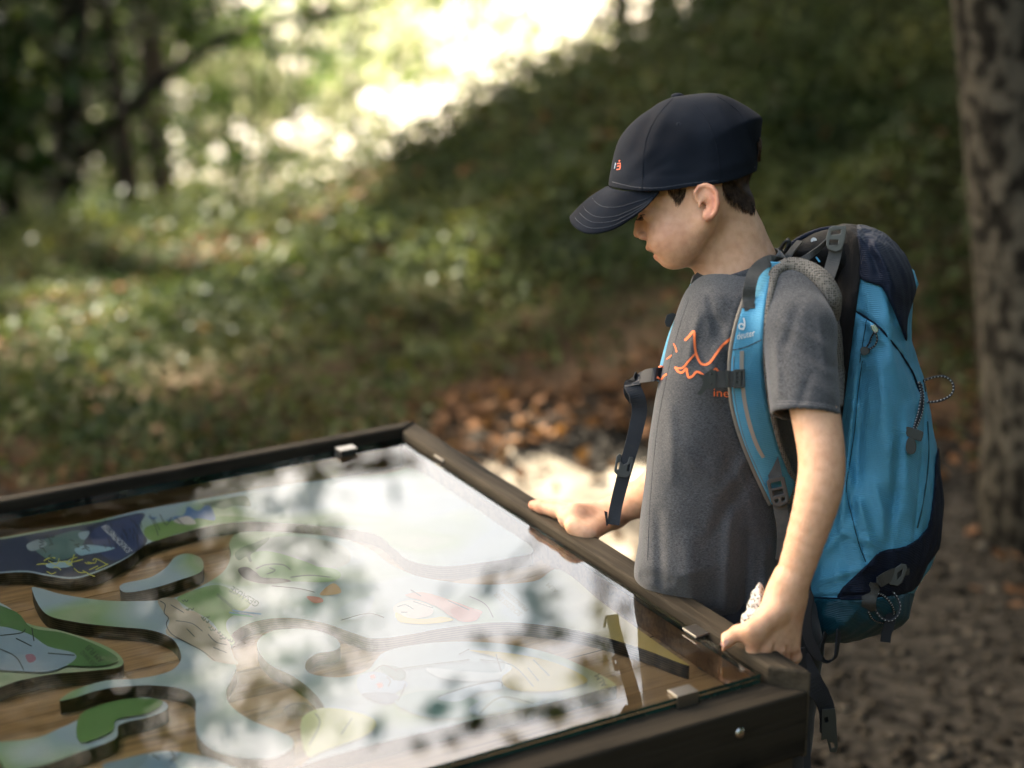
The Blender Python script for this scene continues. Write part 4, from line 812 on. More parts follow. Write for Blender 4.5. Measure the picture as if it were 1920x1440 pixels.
def build_skin(m):
    t = m.node_tree; b = t.nodes['Principled BSDF']; b.inputs['Roughness'].default_value = .5; b.inputs['Specular IOR Level'].default_value = .35
    b.inputs['Subsurface Weight'].default_value = .25; b.inputs['Subsurface Radius'].default_value = (.010, .004, .002); b.inputs['Subsurface Scale'].default_value = 1.0
    at = t.nodes.new('ShaderNodeAttribute'); at.attribute_name = 'tone'; n = t.nodes.new('ShaderNodeTexNoise'); n.inputs['Scale'].default_value = 85; n.inputs['Detail'].default_value = 7
    tc = t.nodes.new('ShaderNodeTexCoord'); mx = t.nodes.new('ShaderNodeMix'); mx.data_type = 'RGBA'; mx.blend_type = 'MULTIPLY'; r = t.nodes.new('ShaderNodeValToRGB')
    r.color_ramp.elements[0].color = (.86, .80, .77, 1); r.color_ramp.elements[1].color = (1, 1, 1, 1); r.color_ramp.elements[0].position = .3; r.color_ramp.elements[1].position = .6
    t.links.new(tc.outputs['Object'], n.inputs['Vector']); t.links.new(n.outputs[0], r.inputs[0]); mx.inputs[0].default_value = 1
    t.links.new(at.outputs['Color'], mx.inputs[6]); t.links.new(r.outputs[0], mx.inputs[7]); t.links.new(mx.outputs[2], b.inputs['Base Color'])
    n2_ = t.nodes.new('ShaderNodeTexNoise'); n2_.inputs['Scale'].default_value = 420; n2_.inputs['Detail'].default_value = 6; t.links.new(tc.outputs['Object'], n2_.inputs['Vector'])
    bm = t.nodes.new('ShaderNodeBump'); bm.inputs['Distance'].default_value = .0005; t.links.new(n2_.outputs[0], bm.inputs['Height']); t.links.new(bm.outputs[0], b.inputs['Normal'])
build_skin(skin)
lo = cp(975, 1262, .42) * [1, 1, 0] + [-.03, -.01, FOCUS - .235]; lo[1] = cp(0, 1262, -.1)[1] - .03; hi = np.array([cp(1600, 0, 0)[0], cp(0, 150, 0)[1], FOCUS + .50])
body, BP, BF = soft('body', f_body, lo, hi, .0021, skin, boy, fat=1.15)
def set_tone(o, P, base, spots):
    col = np.ones((len(P), 4), f32); col[:, :3] = base
    for c, r, tgt, am in spots:
        q = (P - c) / r; wv = am * np.exp(-np.einsum('ij,ij->i', q, q)); col[:, :3] = col[:, :3] * (1 - wv[:, None]) + np.array(tgt) * wv[:, None]
    a = o.data.color_attributes.new('tone', 'FLOAT_COLOR', 'POINT'); a.data.foreach_set('color', col.ravel())
pink, red = (.52, .22, .14), (.50, .17, .11)
sp = [(cp(1255, 445, s * .04), (.032, .026, .04), pink, .45) for s in (-1, 1)] + [(cp(1196, 440, 0), (.010, .010, .012), pink, .6), (cp(1220, 464, 0), (.010, .0042, .02), (.42, .14, .10), .8), (cp(1234, 481, 0), (.010, .0062, .018), (.44, .14, .10), .9),
      (cp(1340, 375, -.083), (.012, .03, .010), red, .8), (cp(1326, 406, -.08), (.012, .012, .010), pink, .7), (cp(1306, 350, -.077), (.010, .012, .010), red, .6), (cp(1319, 386, -.073), (.005, .007, .01), (.22, .06, .035), .7)]
sp += [(cp(x, y, c), (.014, .012, .02), pink, .5) for x, y, c in ((1413, 1205, -.165), (1436, 1220, -.16), (1461, 1224, -.15), (1484, 1220, -.135), (1384, 1190, -.166), (1358, 1206, -.14), (1485, 1150, -.14))] + [(td(1000, 948, .01), (.03, .02, .03), pink, .7), (cp(1100, 1000, .33), (.03, .025, .04), pink, .6), (cp(1040, 955, .34), (.05, .02, .05), pink, .4)]
set_tone(body, BP, (.71, .42, .265), sp)
TB = bvh((BP, BF))
def from_cam(px, py, tree_, up=0.0, dflt=0.0):
    z = hit(tree_, px, py); c = (z - FOCUS - up) if z is not None else dflt; return cp(px, py, c)
# thumb nail, eye, lashes, teeth
nailm = mat('nail', (.62, .36, .28), .25, coat=.3)
def decal2d(name, vf, tree_, up, m, parent, dflt=None, label=None, thick=0.0):
    """a flat print laid on whatever surface is under it"""
    V, Fc = vf; P = []; last = None
    for x, y in V:
        z = hit(tree_, x, y)
        if z is None: z = last if last is not None else (FOCUS if dflt is None else FOCUS + dflt)
        last = z; P.append(np.array([(x - 960) / FPX, (720 - y) / FPX, 1]) * (z - up))
    o = mesh_obj(name, wpt(np.array(P)), Fc, m, parent, smooth=False)
    if label: o['label'] = label
    return o
nv, nf = stroke2d([(1349, 1212), (1352, 1210), (1357, 1207), (1362, 1203.5), (1366, 1201)], 9, 4); wd = np.sqrt(np.clip(1 - np.linspace(-1, 1, len(nv) // 2) ** 4, 0.05, 1))
ctr = (nv[:len(nv) // 2] + nv[len(nv) // 2:]) / 2; nv = np.concatenate([ctr + (nv[:len(ctr)] - ctr) * wd[:, None], ctr + (nv[len(ctr):] - ctr) * wd[:, None]])
decal2d('nail', (nv, nf), TB, .0014, nailm, body)
whitem = mat('tooth', (.8, .76, .68), .2); lashm = mat('eyelash', (.012, .008, .006), .6)
for s in (-1, 1):
    L = []
    for k in range(16):
        a = -1.15 + k * .135; c0 = cp(1218, 403, s * .029); st = c0 + np.array([-.0128 * math.cos(a * .9), -.0030, s * .0128 * math.sin(a)]); en = st + np.array([-.0062 * math.cos(a * .8), -.0035, s * .004 * math.sin(a)])
        L.append(tube_vf(wpt(np.array([st, (st + en) / 2 + [0, -.0012, 0], en])), [.0005, .0004, .0001], 4))
    mesh_obj('eyelashes', *cat(L), lashm, body)
    c0 = cp(1218, 401, s * .029); L = [c0 + np.array([-.0130 * math.cos(a), -.0022, s * .0130 * math.sin(a)]) for a in np.linspace(-1.2, 1.0, 9)]
    mesh_obj('eyelid_line', *tube_vf(wpt(np.array(L)), .0006, 5), lashm, body)
tv, tf = box_vf(cp(1226, 474.5, -.006), (.005, 0, 0), (0, .0032, 0), (0, 0, .012)); bevel(mesh_obj('teeth', wpt(tv), tf, whitem, body, smooth=False), .0008)
# brow hairs
L = []
r = np.random.default_rng(2)
for k in range(70):
    t = r.random(); z = hit(TB, 1203 + 18 * t, 380 - 3 * t + r.normal() * 1.6)
    if z: a = cp(1203 + 18 * t, 380 - 3 * t, z - FOCUS - .0003); L.append(tube_vf(wpt(np.array([a, a + [.004, .001, 0]])), [.0003, .0001], 3))
hairm = mat('dark_brown_hair', (.024, .013, .008), .62, spec=.25, col2=(.075, .043, .026), cscale=90)
if L: mesh_obj('eyebrow', *cat(L), hairm, body)
# ---- hair: a close layer and strands
def strands(region, n, length, dirf, seed, lift=.0015, wd=.00045):
    r = np.random.default_rng(seed); reg = np.array(region, float); lo2, hi2 = reg.min(0), reg.max(0); out = []
    pts = r.uniform(lo2, hi2, (n * 3, 2)).astype(f32); pts = pts[poly_sd(pts, reg) < 0][:n]
    for x, y in pts:
        z = hit(TB, x, y)
        if z is None: continue
        p = cp(x, y, z - FOCUS - .0005); dx, dy = dirf(x, y); L = length * r.uniform(.6, 1.2); P = [p]
        for k in range(1, 4):
            q = np.array([x + dx * L * k / 3 * K0, y + dy * L * k / 3 * K0]) + r.normal(size=2) * .5; zz = hit(TB, *q); zz = (zz if zz is not None and abs(zz - P[-1][2]) < .02 else P[-1][2]); P.append(cp(q[0], q[1], zz - FOCUS - lift * (1 + .5 * r.random()) * (1 - .3 * k / 3)))
        out.append(tube_vf(wpt(np.array(P)), [wd, wd, wd * .8, wd * .2], 3, cap=False))
    return cat(out)
nape = S('1357,334 1380,330 1424,296 1440,330 1430,368 1424,390 1410,390 1392,380 1378,370 1367,358 1358,350')
side = S('1250,354 1288,351 1286,360 1280,370 1274,378 1268,376 1260,366')
def hair_shell(region, thick, name):
    poly = smooth_line(region, 3, True)
    def f(P):
        D = poly_sd(ortho(P), poly); return smax(smin(f_head(P), f_neck(P), .014) + .0006 - thick * np.clip(-D / 14, 0, 1), D / K0, .001)
    return f
hv0, hf0 = strands(S('1355,336 1430,320 1428,385 1414,396 1398,396 1382,390 1368,380 1356,362'), 1700, .006, lambda x, y: (-.15, 1), 4, .0010, .00017)
hv1, hf1 = strands(nape, 1700, .012, lambda x, y: (-.10, 1), 1, .003); hv2, hf2 = strands(side, 260, .009, lambda x, y: (-.05 + (1270 - x) * .012, 1), 2, .0010, .0002)
hair = mesh_obj('hair', *cat([(hv0, hf0), (hv1, hf1), (hv2, hf2)]), hairm, boy)
fh = hair_shell(nape, .0035, 'n'); lo, hi = box_of([cp(1335, 400, -.08), cp(1430, 310, .08)], .01)
soft('hair_layer', fh, lo, hi, .0022, hairm, hair)
tuft = cat([tube_vf(wpt(np.array([cp(1414 + r.uniform(-3, 6), 246 + r.uniform(-4, 30), r.uniform(-.03, .03)), cp(1424 + r.uniform(-3, 4), 268 + r.uniform(-6, 14), r.uniform(-.03, .03)), cp(1421 + r.uniform(-3, 5), 296 + r.uniform(-6, 8), r.uniform(-.03, .03))])), [.0010, .0012, .0004], 4) for _ in range(90)])
mesh_obj('hair_tuft', *tuft, hairm, hair)

# ---- cap
capm = mat('navy_cotton_twill', (.004, .0062, .0115), .95, col2=(.0075, .0112, .019), cscale=14, sheen=.0, bump=.0003, bscale=900, spec=.2)
crown_poly = smooth_line(S('1141,346 1145,320 1151,290 1160,264 1175,242 1197,220 1222,202 1248,189 1272,181 1300,177 1325,176 1350,179 1372,187 1392,197 1410,208 1428,223 1427,240 1424,270 1421,300 1418,330 1414,390 1400,470 1200,470 1142,420'), 3, True)
def cut_y(x): return np.interp(x, [1130, 1142, 1170, 1198, 1238, 1270, 1299, 1330, 1350, 1385, 1419, 1440], [347, 350, 356, 359, 359, 355, 350, 346, 345, 336, 321, 312])
cf = [(1262, 186, 1205, 300, 14, 1.6), (1225, 205, 1185, 290, 10, -1.4), (1160, 330, 1235, 270, 12, 1.2), (1180, 345, 1260, 300, 8, -.8), (1340, 190, 1405, 300, 10, 1.2), (1375, 200, 1418, 280, 9, -1.4), (1300, 330, 1410, 300, 9, .8), (1210, 330, 1330, 325, 5, -.5), (1230, 225, 1290, 250, 14, .8)]
def f_cap(P):
    d = s_pillow(P, crown_poly, .080, .079, lambda x, y: 0 * x) - folds(P, cf) - wob(P, 60, .0006); Q = persp(P)
    return np.maximum(np.maximum(d, -(d + .0048)), (Q[:, 1] - cut_y(Q[:, 0])) / K0)
lo, hi = box_of([cp(1135, 365, -.085), cp(1435, 172, .085)], .008)
capo, CP_, CF_ = soft('cap', f_cap, lo, hi, .0018, capm, boy, 'navy baseball cap')
TC = bvh((CP_, CF_))
N = 25; V = []; lay_pts = []
A_s = ([0, .5, 1], [(1142, 349, 0), (1166, 357, .047), (1236, 359, .066)])
O_s = ([0, .25, .5, .72, .88, 1], [(1067, 408, 0), (1074, 424, .024), (1102, 439, .043), (1150, 431, .056), (1204, 396, .0655), (1237, 360, .067)])
def lerpk(tab, s): return np.array([np.interp(abs(s), tab[0], [p[i] for p in tab[1]]) for i in range(3)])
oo = smooth_line([np.array(p, float) for p in O_s[1]], 8); aa = smooth_line([np.array(p, float) for p in A_s[1]], 8)
G = []
for i in range(-20, 21):
    s = abs(i) / 20; a = aa[int(round(s * (len(aa) - 1)))]; b = oo[int(round(s * (len(oo) - 1)))]; sg = -1 if i < 0 else 1; row = []
    for k in range(10):
        t = k / 9; q = a * (1 - t) + b * t; row.append(cp(q[0], q[1] - 7 * math.sin(t * math.pi) * (1 - s), sg * -q[2] if False else sg * q[2]))
    G.append(row)
G = np.array(G); nn, mm = G.shape[:2]
def grid_faces(n, m): return [(i * m + j, (i + 1) * m + j, (i + 1) * m + j + 1, i * m + j + 1) for i in range(n - 1) for j in range(m - 1)]
brim = mesh_obj('brim', wpt(G.reshape(-1, 3)), grid_faces(nn, mm), capm, capo); so_ = brim.modifiers.new('s', 'SOLIDIFY'); so_.thickness = .003; so_.offset = 0; ss = brim.modifiers.new('ss', 'SUBSURF'); ss.levels = 1; ss.render_levels = 1
stitch = mat('navy_thread', (.02, .028, .045), .6)
for sx in (-1,):
    for kk in (.93, .80, .67, .54):
        L = [G[i][0] * (1 - kk) + G[i][-1] * kk for i in range(1, 21)]
        L = [np.array([G[i, :, q] @ np.eye(10)[int(kk * 9)] for q in range(3)]) - [0, -.0004, .0019] for i in range(2, 20)]
        mesh_obj('stitching', *tube_vf(wpt(np.array(L)), .00035, 4), stitch, brim)
def seam(pts, tree_, rad, m, parent, name='seam', up=0.0, n=6):
    L = [];
    for x, y in smooth_line(pts, n):
        z = hit(tree_, x, y)
        if z is not None: L.append(cp(x, y, z - FOCUS - up))
    if len(L) < 3: return None
    L = np.array(L); L[1:-1, 2] = (L[:-2, 2] + L[1:-1, 2] + L[2:, 2]) / 3
    return mesh_obj(name, *tube_vf(wpt(L), rad, 5), m, parent)
seam(S('1263,184 1235,215 1214,255 1206,300 1204,356'), TC, .0007, capm, capo); seam(S('1286,181 1320,215 1340,260 1348,300 1350,342'), TC, .0007, capm, capo)
seam(S('1345,181 1385,210 1408,255 1416,300'), TC, .0007, capm, capo); seam(S('1148,341 1180,349 1205,352 1238,352 1300,343 1350,337 1416,313'), TC, .0005, stitch, capo)
seam(S('1142,350 1166,357 1200,361 1237,360'), TC, .0012, capm, capo)
bq = cp(1271, 181, 0); dome(wpt(bq), (0, .05, 1), .0095, .005, 'button', capm, capo)
e = from_cam(1272, 233, TC); bo = mesh_obj('eyelet', *tube_vf(wpt(np.array([e + [.0022 * math.cos(a), .0022 * math.sin(a), -.0002] for a in np.linspace(0, 6.28, 13)])), .0006, 5), stitch, capo)
org = mat('orange_red_thread', (.75, .12, .05), .6); wht = mat('blue_white_thread', (.22, .32, .45), .6)
decal2d('embroidery', cat([stroke2d(S('1157,307 1163,306 1163,311 1157,312'), 1.7, 1), stroke2d(S('1163,311 1162,317 1156,318'), 1.7, 1), stroke2d([(1160, 301.5), (1162.5, 301.5)], 1.8, 1)]), TC, .0006, org, capo)
decal2d('embroidery', cat([stroke2d(S('1154,305 1153,311 1152,316'), 1.3, 1), stroke2d([(1152.5, 308), (1155.5, 308)], 1, 1)]), TC, .0006, wht, capo)

# ---- T-shirt
def heather():
    m = bpy.data.materials.new('heather_grey_jersey'); m.use_nodes = True; t = m.node_tree; b = t.nodes['Principled BSDF']; b.inputs['Roughness'].default_value = .9; b.inputs['Specular IOR Level'].default_value = .15; b.inputs['Sheen Weight'].default_value = .25
    tc = t.nodes.new('ShaderNodeTexCoord'); mp = t.nodes.new('ShaderNodeMapping'); mp.inputs['Scale'].default_value = (1, 1, 5); n = t.nodes.new('ShaderNodeTexNoise'); n.inputs['Scale'].default_value = 300; n.inputs['Detail'].default_value = 5; n.inputs['Roughness'].default_value = .75
    r = t.nodes.new('ShaderNodeValToRGB'); r.color_ramp.elements[0].position = .36; r.color_ramp.elements[1].position = .68; r.color_ramp.elements[0].color = (.014, .0165, .022, 1); r.color_ramp.elements[1].color = (.118, .122, .130, 1)
    t.links.new(tc.outputs['Object'], mp.inputs[0]); t.links.new(mp.outputs[0], n.inputs['Vector']); t.links.new(n.outputs[0], r.inputs[0]); t.links.new(r.outputs[0], b.inputs['Base Color'])
    bm = t.nodes.new('ShaderNodeBump'); bm.inputs['Distance'].default_value = .0005; t.links.new(n.outputs[0], bm.inputs['Height']); t.links.new(bm.outputs[0], b.inputs['Normal']); return m
shirtm = heather()
shirt_poly = smooth_line(S('1328,514 1302,528 1285,550 1270,585 1256,630 1244,680 1232,735 1222,790 1214,850 1208,910 1202,965 1197,1020 1190,1062 1194,1092 1230,1130 1300,1175 1400,1215 1500,1225 1520,1180 1525,1050 1535,900 1548,780 1556,680 1552,600 1530,545 1490,518 1440,505 1400,506'), 3, True)
sf = [(1360, 1140, 1370, 960, 12, 3.5), (1395, 1190, 1402, 1000, 9, -4), (1425, 1190, 1438, 1020, 10, 3.5), (1450, 1130, 1462, 980, 8, -3.5), (1300, 1160, 1290, 1010, 18, 2), (1240, 1100, 1235, 960, 10, -1.5), (1365, 620, 1330, 700, 12, 2.2), (1345, 600, 1372, 690, 8, -2), (1310, 590, 1290, 680, 8, 1.5), (1330, 560, 1345, 640, 7, -1.2),
      (1385, 900, 1440, 1040, 14, 2.5), (1365, 860, 1410, 980, 11, -2), (1330, 1000, 1345, 860, 16, 1.2), (1262, 900, 1256, 760, 10, 1.0), (1445, 1085, 1385, 1175, 9, 2.5), (1440, 800, 1350, 930, 11, 1.8), (1425, 870, 1330, 1010, 12, -1.6), (1385, 560, 1350, 720, 10, 1.5), (1300, 640, 1365, 770, 9, -1.2), (1260, 820, 1330, 900, 14, 1.2), (1205, 1080, 1260, 1090, 12, -2)]
slf = [(1475, 640, 1560, 690, 10, -1.5), (1462, 600, 1545, 650, 9, 1.8), (1470, 690, 1560, 740, 12, 1.2), (1500, 560, 1475, 650, 9, -1.2), (1535, 590, 1550, 700, 8, 1.4), (1455, 640, 1462, 740, 7, 1.5), (1520, 700, 1500, 760, 8, -1.2)]
sl_a, sl_b = cp(1496, 600, -.104), cp(1512, 800, -.162)
def f_sleeve(P):
    o = s_chain(P, [cp(1478, 572, -.060), cp(1498, 620, -.108), sl_b], [.050, .0475, .0445], .01)
    e = s_chain(P, [cp(1478, 572, -.060), cp(1498, 620, -.108), sl_b + (sl_b - sl_a)], [.040, .040, .0392], .01)
    Q = persp(P); hem = 772 + (Q[:, 0] - 1450) * .09 + (P[:, 2] - FOCUS + .162) * 300
    hb = .0012 * np.exp(-((Q[:, 1] - hem + 16) / 3.0) ** 2)
    return o, e, (Q[:, 1] - hem) / K0, hb
cdir = np.array([.25, .93, -.15]); cdir /= np.linalg.norm(cdir)
def f_shirt(P):
    t = s_pillow(P, shirt_poly, .118, .136, tz); so1, si1, hem, hb = f_sleeve(P)
    solid = smin(t - folds(P, sf) - wob(P, 38, .0008), so1 - folds(P, slf) + hb, .022)
    # far sleeve
    fs_ = s_chain(P, [cp(1345, 590, .10), cp(1318, 700, .145), cp(1308, 790, .165)], [.040, .044, .044], .01); solid = smin(solid, np.maximum(fs_, (persp(P)[:, 1] - 800) / K0), .02)
    arm = np.maximum(np.maximum(so1 - .006, hem), -si1)
    far = np.maximum(t - folds(P, sf) - wob(P, 38, .0008), 0 * t - 1)
    lower = persp(P)[:, 1] > 700
    d = np.where(lower, np.minimum(np.maximum(so1 - folds(P, slf) + hb, np.maximum(hem, -si1)), np.minimum(far, np.maximum(fs_, (persp(P)[:, 1] - 800) / K0))), np.maximum(solid, -np.maximum(si1, (690 - persp(P)[:, 1]) / K0)))
    nk = f_neck(P) - .0035
    d = np.maximum(d, -nk)
    return d
AMP[0] = 2.1
lo, hi = box_of([cp(1180, 1235, -.215), cp(1590, 490, .32)], .01)
shirt, SP_, SF_ = soft('t_shirt', f_shirt, lo, hi, .0029, shirtm, boy, 'heather grey T-shirt with an orange mountain line', fat=1.2)
TS = bvh((SP_, SF_)); AMP[0] = 1.35
# collar band
def ring_on(f, c, u, v, r0, n=48):   # walk out from c along u/v until f = 0
    L = []
    for a in np.linspace(0, 2 * np.pi, n, endpoint=False):
        dr = math.cos(a) * u + math.sin(a) * v; t = np.linspace(.02, .10, 200); q = (c + t[:, None] * dr).astype(f32); k = np.argmax(f(q) > 0); L.append(c + t[k] * dr)
    return np.array(L)
cn = np.array([-.33, .92, -.24]); cn /= np.linalg.norm(cn); cu = np.cross(cn, [0, 0, 1.]); cu /= np.linalg.norm(cu); cv_ = np.cross(cn, cu)
L = ring_on(lambda q: f_neck(q) - .004, cp(1374, 512, .018), cu, cv_, .05); L = np.concatenate([L, L[:2]])
V1, F1 = [], []
m_ = len(L); 
for k, (off, r_) in enumerate(((.010, .0), (.006, .0030), (-.002, .0055), (-.009, .0065))):
    cen = L.mean(0); V1.append(L + cn * off + (L - cen) / np.linalg.norm(L - cen, axis=1)[:, None] * r_)
G2 = np.stack(V1, 1); colr = mesh_obj('collar', wpt(G2.reshape(-1, 3)), grid_faces(m_, 4), shirtm, shirt); q = colr.modifiers.new('s', 'SOLIDIFY'); q.thickness = .002; q.offset = 1
# orange print
orp = mat('orange_print', (.80, .17, .045), .6, bump=.0003, bscale=900)
Z = lambda s: [(1120 + a / 3.6, 460 + b / 3.6) for a, b in S(s)]
strk = [(Z('590,642 618,615 650,580 655,640 664,720 690,786 722,806 760,790 800,735 840,680 876,648 900,630'), 4.4), (Z('665,728 630,765 600,800 582,822 560,830 528,826'), 3.4), (Z('524,820 545,850 572,858 600,832 606,862 618,892 645,880 665,856 690,858 720,880'), 4.2),
        (Z('430,905 450,880 470,868'), 3.2), (Z('466,768 485,755 502,740'), 2.4), (Z('514,662 527,690 535,722'), 2.6), (Z('404,888 418,898 430,906'), 3.4), (Z('412,822 430,816 448,824'), 3), (Z('780,850 800,832 815,850 850,870 880,880'), 3.4)]
decal2d('shirt_print', cat([stroke2d(s_, w_, 5) for s_, w_ in strk]), TS, .0009, orp, shirt)
V, Fc = hidden_text('ine'); V = V - V.min(0); V /= V[:, 1].max(); V = np.stack([1338 + V[:, 0] * 17, 743 - V[:, 1] * 14 + V[:, 0] * 1.2], 1); decal2d('shirt_print', (V, Fc), TS, .0009, orp, shirt)
thr = mat('grey_thread', (.16, .16, .17), .8)
seam(S('1292,560 1272,620 1252,700 1236,780 1226,860 1218,960 1214,1050'), TS, .0006, shirtm, shirt)
for o_ in (-14, -9): seam([(x, 766 + (x - 1450) * .09 + o_ - 4 * math.sin((x - 1450) / 118 * math.pi)) for x in range(1458, 1562, 10)], TS, .00035, thr, shirt, 'stitching')
# ---- trousers and shoes
dn = w2c(CAM + np.array([0, 0, -1.]))
jeans = mat('dark_trousers', (.008, .009, .012), .9, bump=.001, bscale=60, sheen=.2)
hipc = cp(1385, 1120, .13); upv = -dn; leftv = np.array([.47, 0, -.88]); leftv -= upv * (leftv @ upv); leftv /= np.linalg.norm(leftv); fwd = np.array([-.88, 0, -.47]); fwd -= upv * (fwd @ upv); fwd /= np.linalg.norm(fwd)
hz = wpt(hipc)[2] - BASE[2]
hipc = hipc - fwd * .0
def f_tr(P):
    d = s_ell(P, hipc + dn * .02, (.115, .12, .115))
    for s in (-1, 1):
        a = hipc + leftv * s * .065 + dn * .06; k = a + dn * (hz * .44) + fwd * .01; an = a + dn * (hz - .06 - .07) + leftv * s * .02
        d = smin(d, s_chain(P, [a, k, an], [.082, .062, .055], .03), .03)
    return np.maximum(d - wob(P, 50, .002), 0 * d - 1)
Pc = [hipc + leftv * .2 + dn * (hz) + fwd * .2, hipc - leftv * .2 - fwd * .2 - dn * .12]; lo, hi = box_of(Pc, .06)
soft('trousers', f_tr, lo, hi, .007, jeans, boy)
shoem = mat('dark_shoe', (.03, .028, .025), .7); solem = mat('shoe_sole', (.10, .09, .08), .8)
for s in (-1, 1):
    a = hipc + leftv * s * .085 + dn * (hz - .045)
    fsx = lambda P, a=a: smin(s_cap(P, a - fwd * .03 + upv * .02, a + fwd * .12 - upv * .008, .042, .034), s_cap(P, a + upv * .05, a, .045, .042), .03)
    lo, hi = box_of([a - fwd * .08, a + fwd * .17], .08); sho, _, _ = soft('shoe', fsx, lo, hi, .006, shoem, boy)

# ---- stone in the near hand
def f_stone(P):
    Q = ortho(P); d = s_pillow(P, [(1423, 1090), (1413, 1104), (1405, 1122), (1398, 1140), (1388, 1156), (1386, 1175), (1400, 1195), (1440, 1190), (1446, 1150), (1437, 1116), (1430, 1100)], .020, .019, lambda x, y: -.128 + 0 * x, 1.4)
    return d + wob(P, 160, .0022) + wob(P, 420, .0008)
lo, hi = box_of([cp(1380, 1200, -.16), cp(1450, 1085, -.09)], .01)
stm = mat('speckled_granite', (.10, .095, .085), .85, col2=(.55, .52, .47), cscale=260, detail=4, bump=.0012, bscale=260, lo=.40, hi=.5)
sw = wpt(cp(1415, 1190, -.128)); so2 = empty('stone', sw, 'small pale speckled granite stone held between the near hand and the T-shirt', 'stone')
P_, F_ = sdf_mesh(f_stone, lo, hi, .0016); Wv = wpt(P_); bpy.data.objects.remove(so2)
st = mesh_obj('stone', Wv, F_[:, ::-1].copy(), stm, None, origin=sw); tag(st, 'small pale speckled granite stone held between the near hand and the T-shirt', 'stone')
def check_wind(o):
    bm = bmesh.new(); bm.from_mesh(o.data)
    if bm.calc_volume(signed=True) < 0: bmesh.ops.reverse_faces(bm, faces=bm.faces); bm.to_mesh(o.data)
    bm.free()
check_wind(st)
# ------------------------------------------------------------------ backpack
PK = empty('backpack', wpt(cp(1620, 1190, .12)), 'light blue hiking backpack with navy lid worn on the back of the boy', 'backpack')
def fabric(name, c, c2, rough=.55, lines=2400, sheen=0):
    m = mat(name, c, rough, col2=c2, cscale=10, sheen=sheen, spec=.4); t = m.node_tree; b = t.nodes['Principled BSDF']
    tc = t.nodes.new('ShaderNodeTexCoord'); sp_ = t.nodes.new('ShaderNodeSeparateXYZ'); a = t.nodes.new('ShaderNodeMath'); a.operation = 'MULTIPLY'; a.inputs[1].default_value = lines; s = t.nodes.new('ShaderNodeMath'); s.operation = 'SINE'
    n = t.nodes.new('ShaderNodeTexNoise'); n.inputs['Scale'].default_value = 25; n.inputs['Detail'].default_value = 6; ad = t.nodes.new('ShaderNodeMath'); ad.operation = 'MULTIPLY_ADD'; ad.inputs[1].default_value = .05
    bm = t.nodes.new('ShaderNodeBump'); bm.inputs['Distance'].default_value = .0042; t.links.new(tc.outputs['Object'], sp_.inputs[0]); t.links.new(sp_.outputs[2], a.inputs[0]); t.links.new(a.outputs[0], s.inputs[0]); t.links.new(s.outputs[0], ad.inputs[0])
    t.links.new(tc.outputs['Object'], n.inputs['Vector']); t.links.new(n.outputs[0], ad.inputs[2]); t.links.new(ad.outputs[0], bm.inputs['Height']); t.links.new(bm.outputs[0], b.inputs['Normal']); return m
blue = fabric('light_blue_nylon', (.085, .32, .50), (.10, .37, .57)); teal = fabric('dark_teal_nylon', (.006, .052, .078), (.010, .070, .10), .4)
navy = fabric('navy_nylon', (.006, .010, .024), (.010, .017, .036), .6); navy.node_tree.nodes['Principled BSDF'].inputs['Specular IOR Level'].default_value = .2; black = mat('black_padding', (.004, .004, .0045), .95, bump=.0008, bscale=300)
webm = mat('grey_webbing', (.050, .050, .048), .75, col2=(.075, .073, .068), cscale=60, bump=.0006, bscale=700, bstretch=(.3, .3, 1)); webd = mat('black_webbing', (.008, .009, .012), .8, bump=.0006, bscale=700)
plast = mat('dark_grey_plastic', (.045, .046, .044), .38, bump=.0002, bscale=200); grey_b = mat('grey_binding', (.16, .145, .125), .8, bump=.0004, bscale=500); refl = mat('silver_reflective_tape', (.30, .27, .24), .45)
def meshm():
    m = bpy.data.materials.new('spacer_mesh'); m.use_nodes = True; t = m.node_tree; b = t.nodes['Principled BSDF']; b.inputs['Roughness'].default_value = .85
    tc = t.nodes.new('ShaderNodeTexCoord'); v = t.nodes.new('ShaderNodeTexVoronoi'); v.inputs['Scale'].default_value = 330; v.inputs['Randomness'].default_value = .25
    r = t.nodes.new('ShaderNodeValToRGB'); r.color_ramp.elements[0].position = .30; r.color_ramp.elements[1].position = .46; r.color_ramp.elements[0].color = (.045, .040, .034, 1); r.color_ramp.elements[1].color = (.20, .18, .155, 1)
    t.links.new(tc.outputs['Object'], v.inputs['Vector']); t.links.new(v.outputs['Distance'], r.inputs[0]); t.links.new(r.outputs[0], b.inputs['Base Color'])
    bm = t.nodes.new('ShaderNodeBump'); bm.inputs['Distance'].default_value = .0015; t.links.new(v.outputs['Distance'], bm.inputs['Height']); t.links.new(bm.outputs[0], b.inputs['Normal']); return m
meshp = meshm()
pz = lambda x, y: .070 + .53 * (x - 1560) / K0 + .24 * np.clip((y - 600) / K0, 0, 1)
pack_poly = smooth_line(S('1562,432 1600,430 1640,441 1668,465 1690,498 1701,540 1699,640 1717,700 1733,770 1745,860 1751,940 1745,1005 1725,1062 1697,1108 1688,1150 1655,1174 1600,1190 1550,1196 1517,1189 1503,1140 1500,1060 1515,960 1548,880 1563,800 1567,600 1562,500'), 2, True)
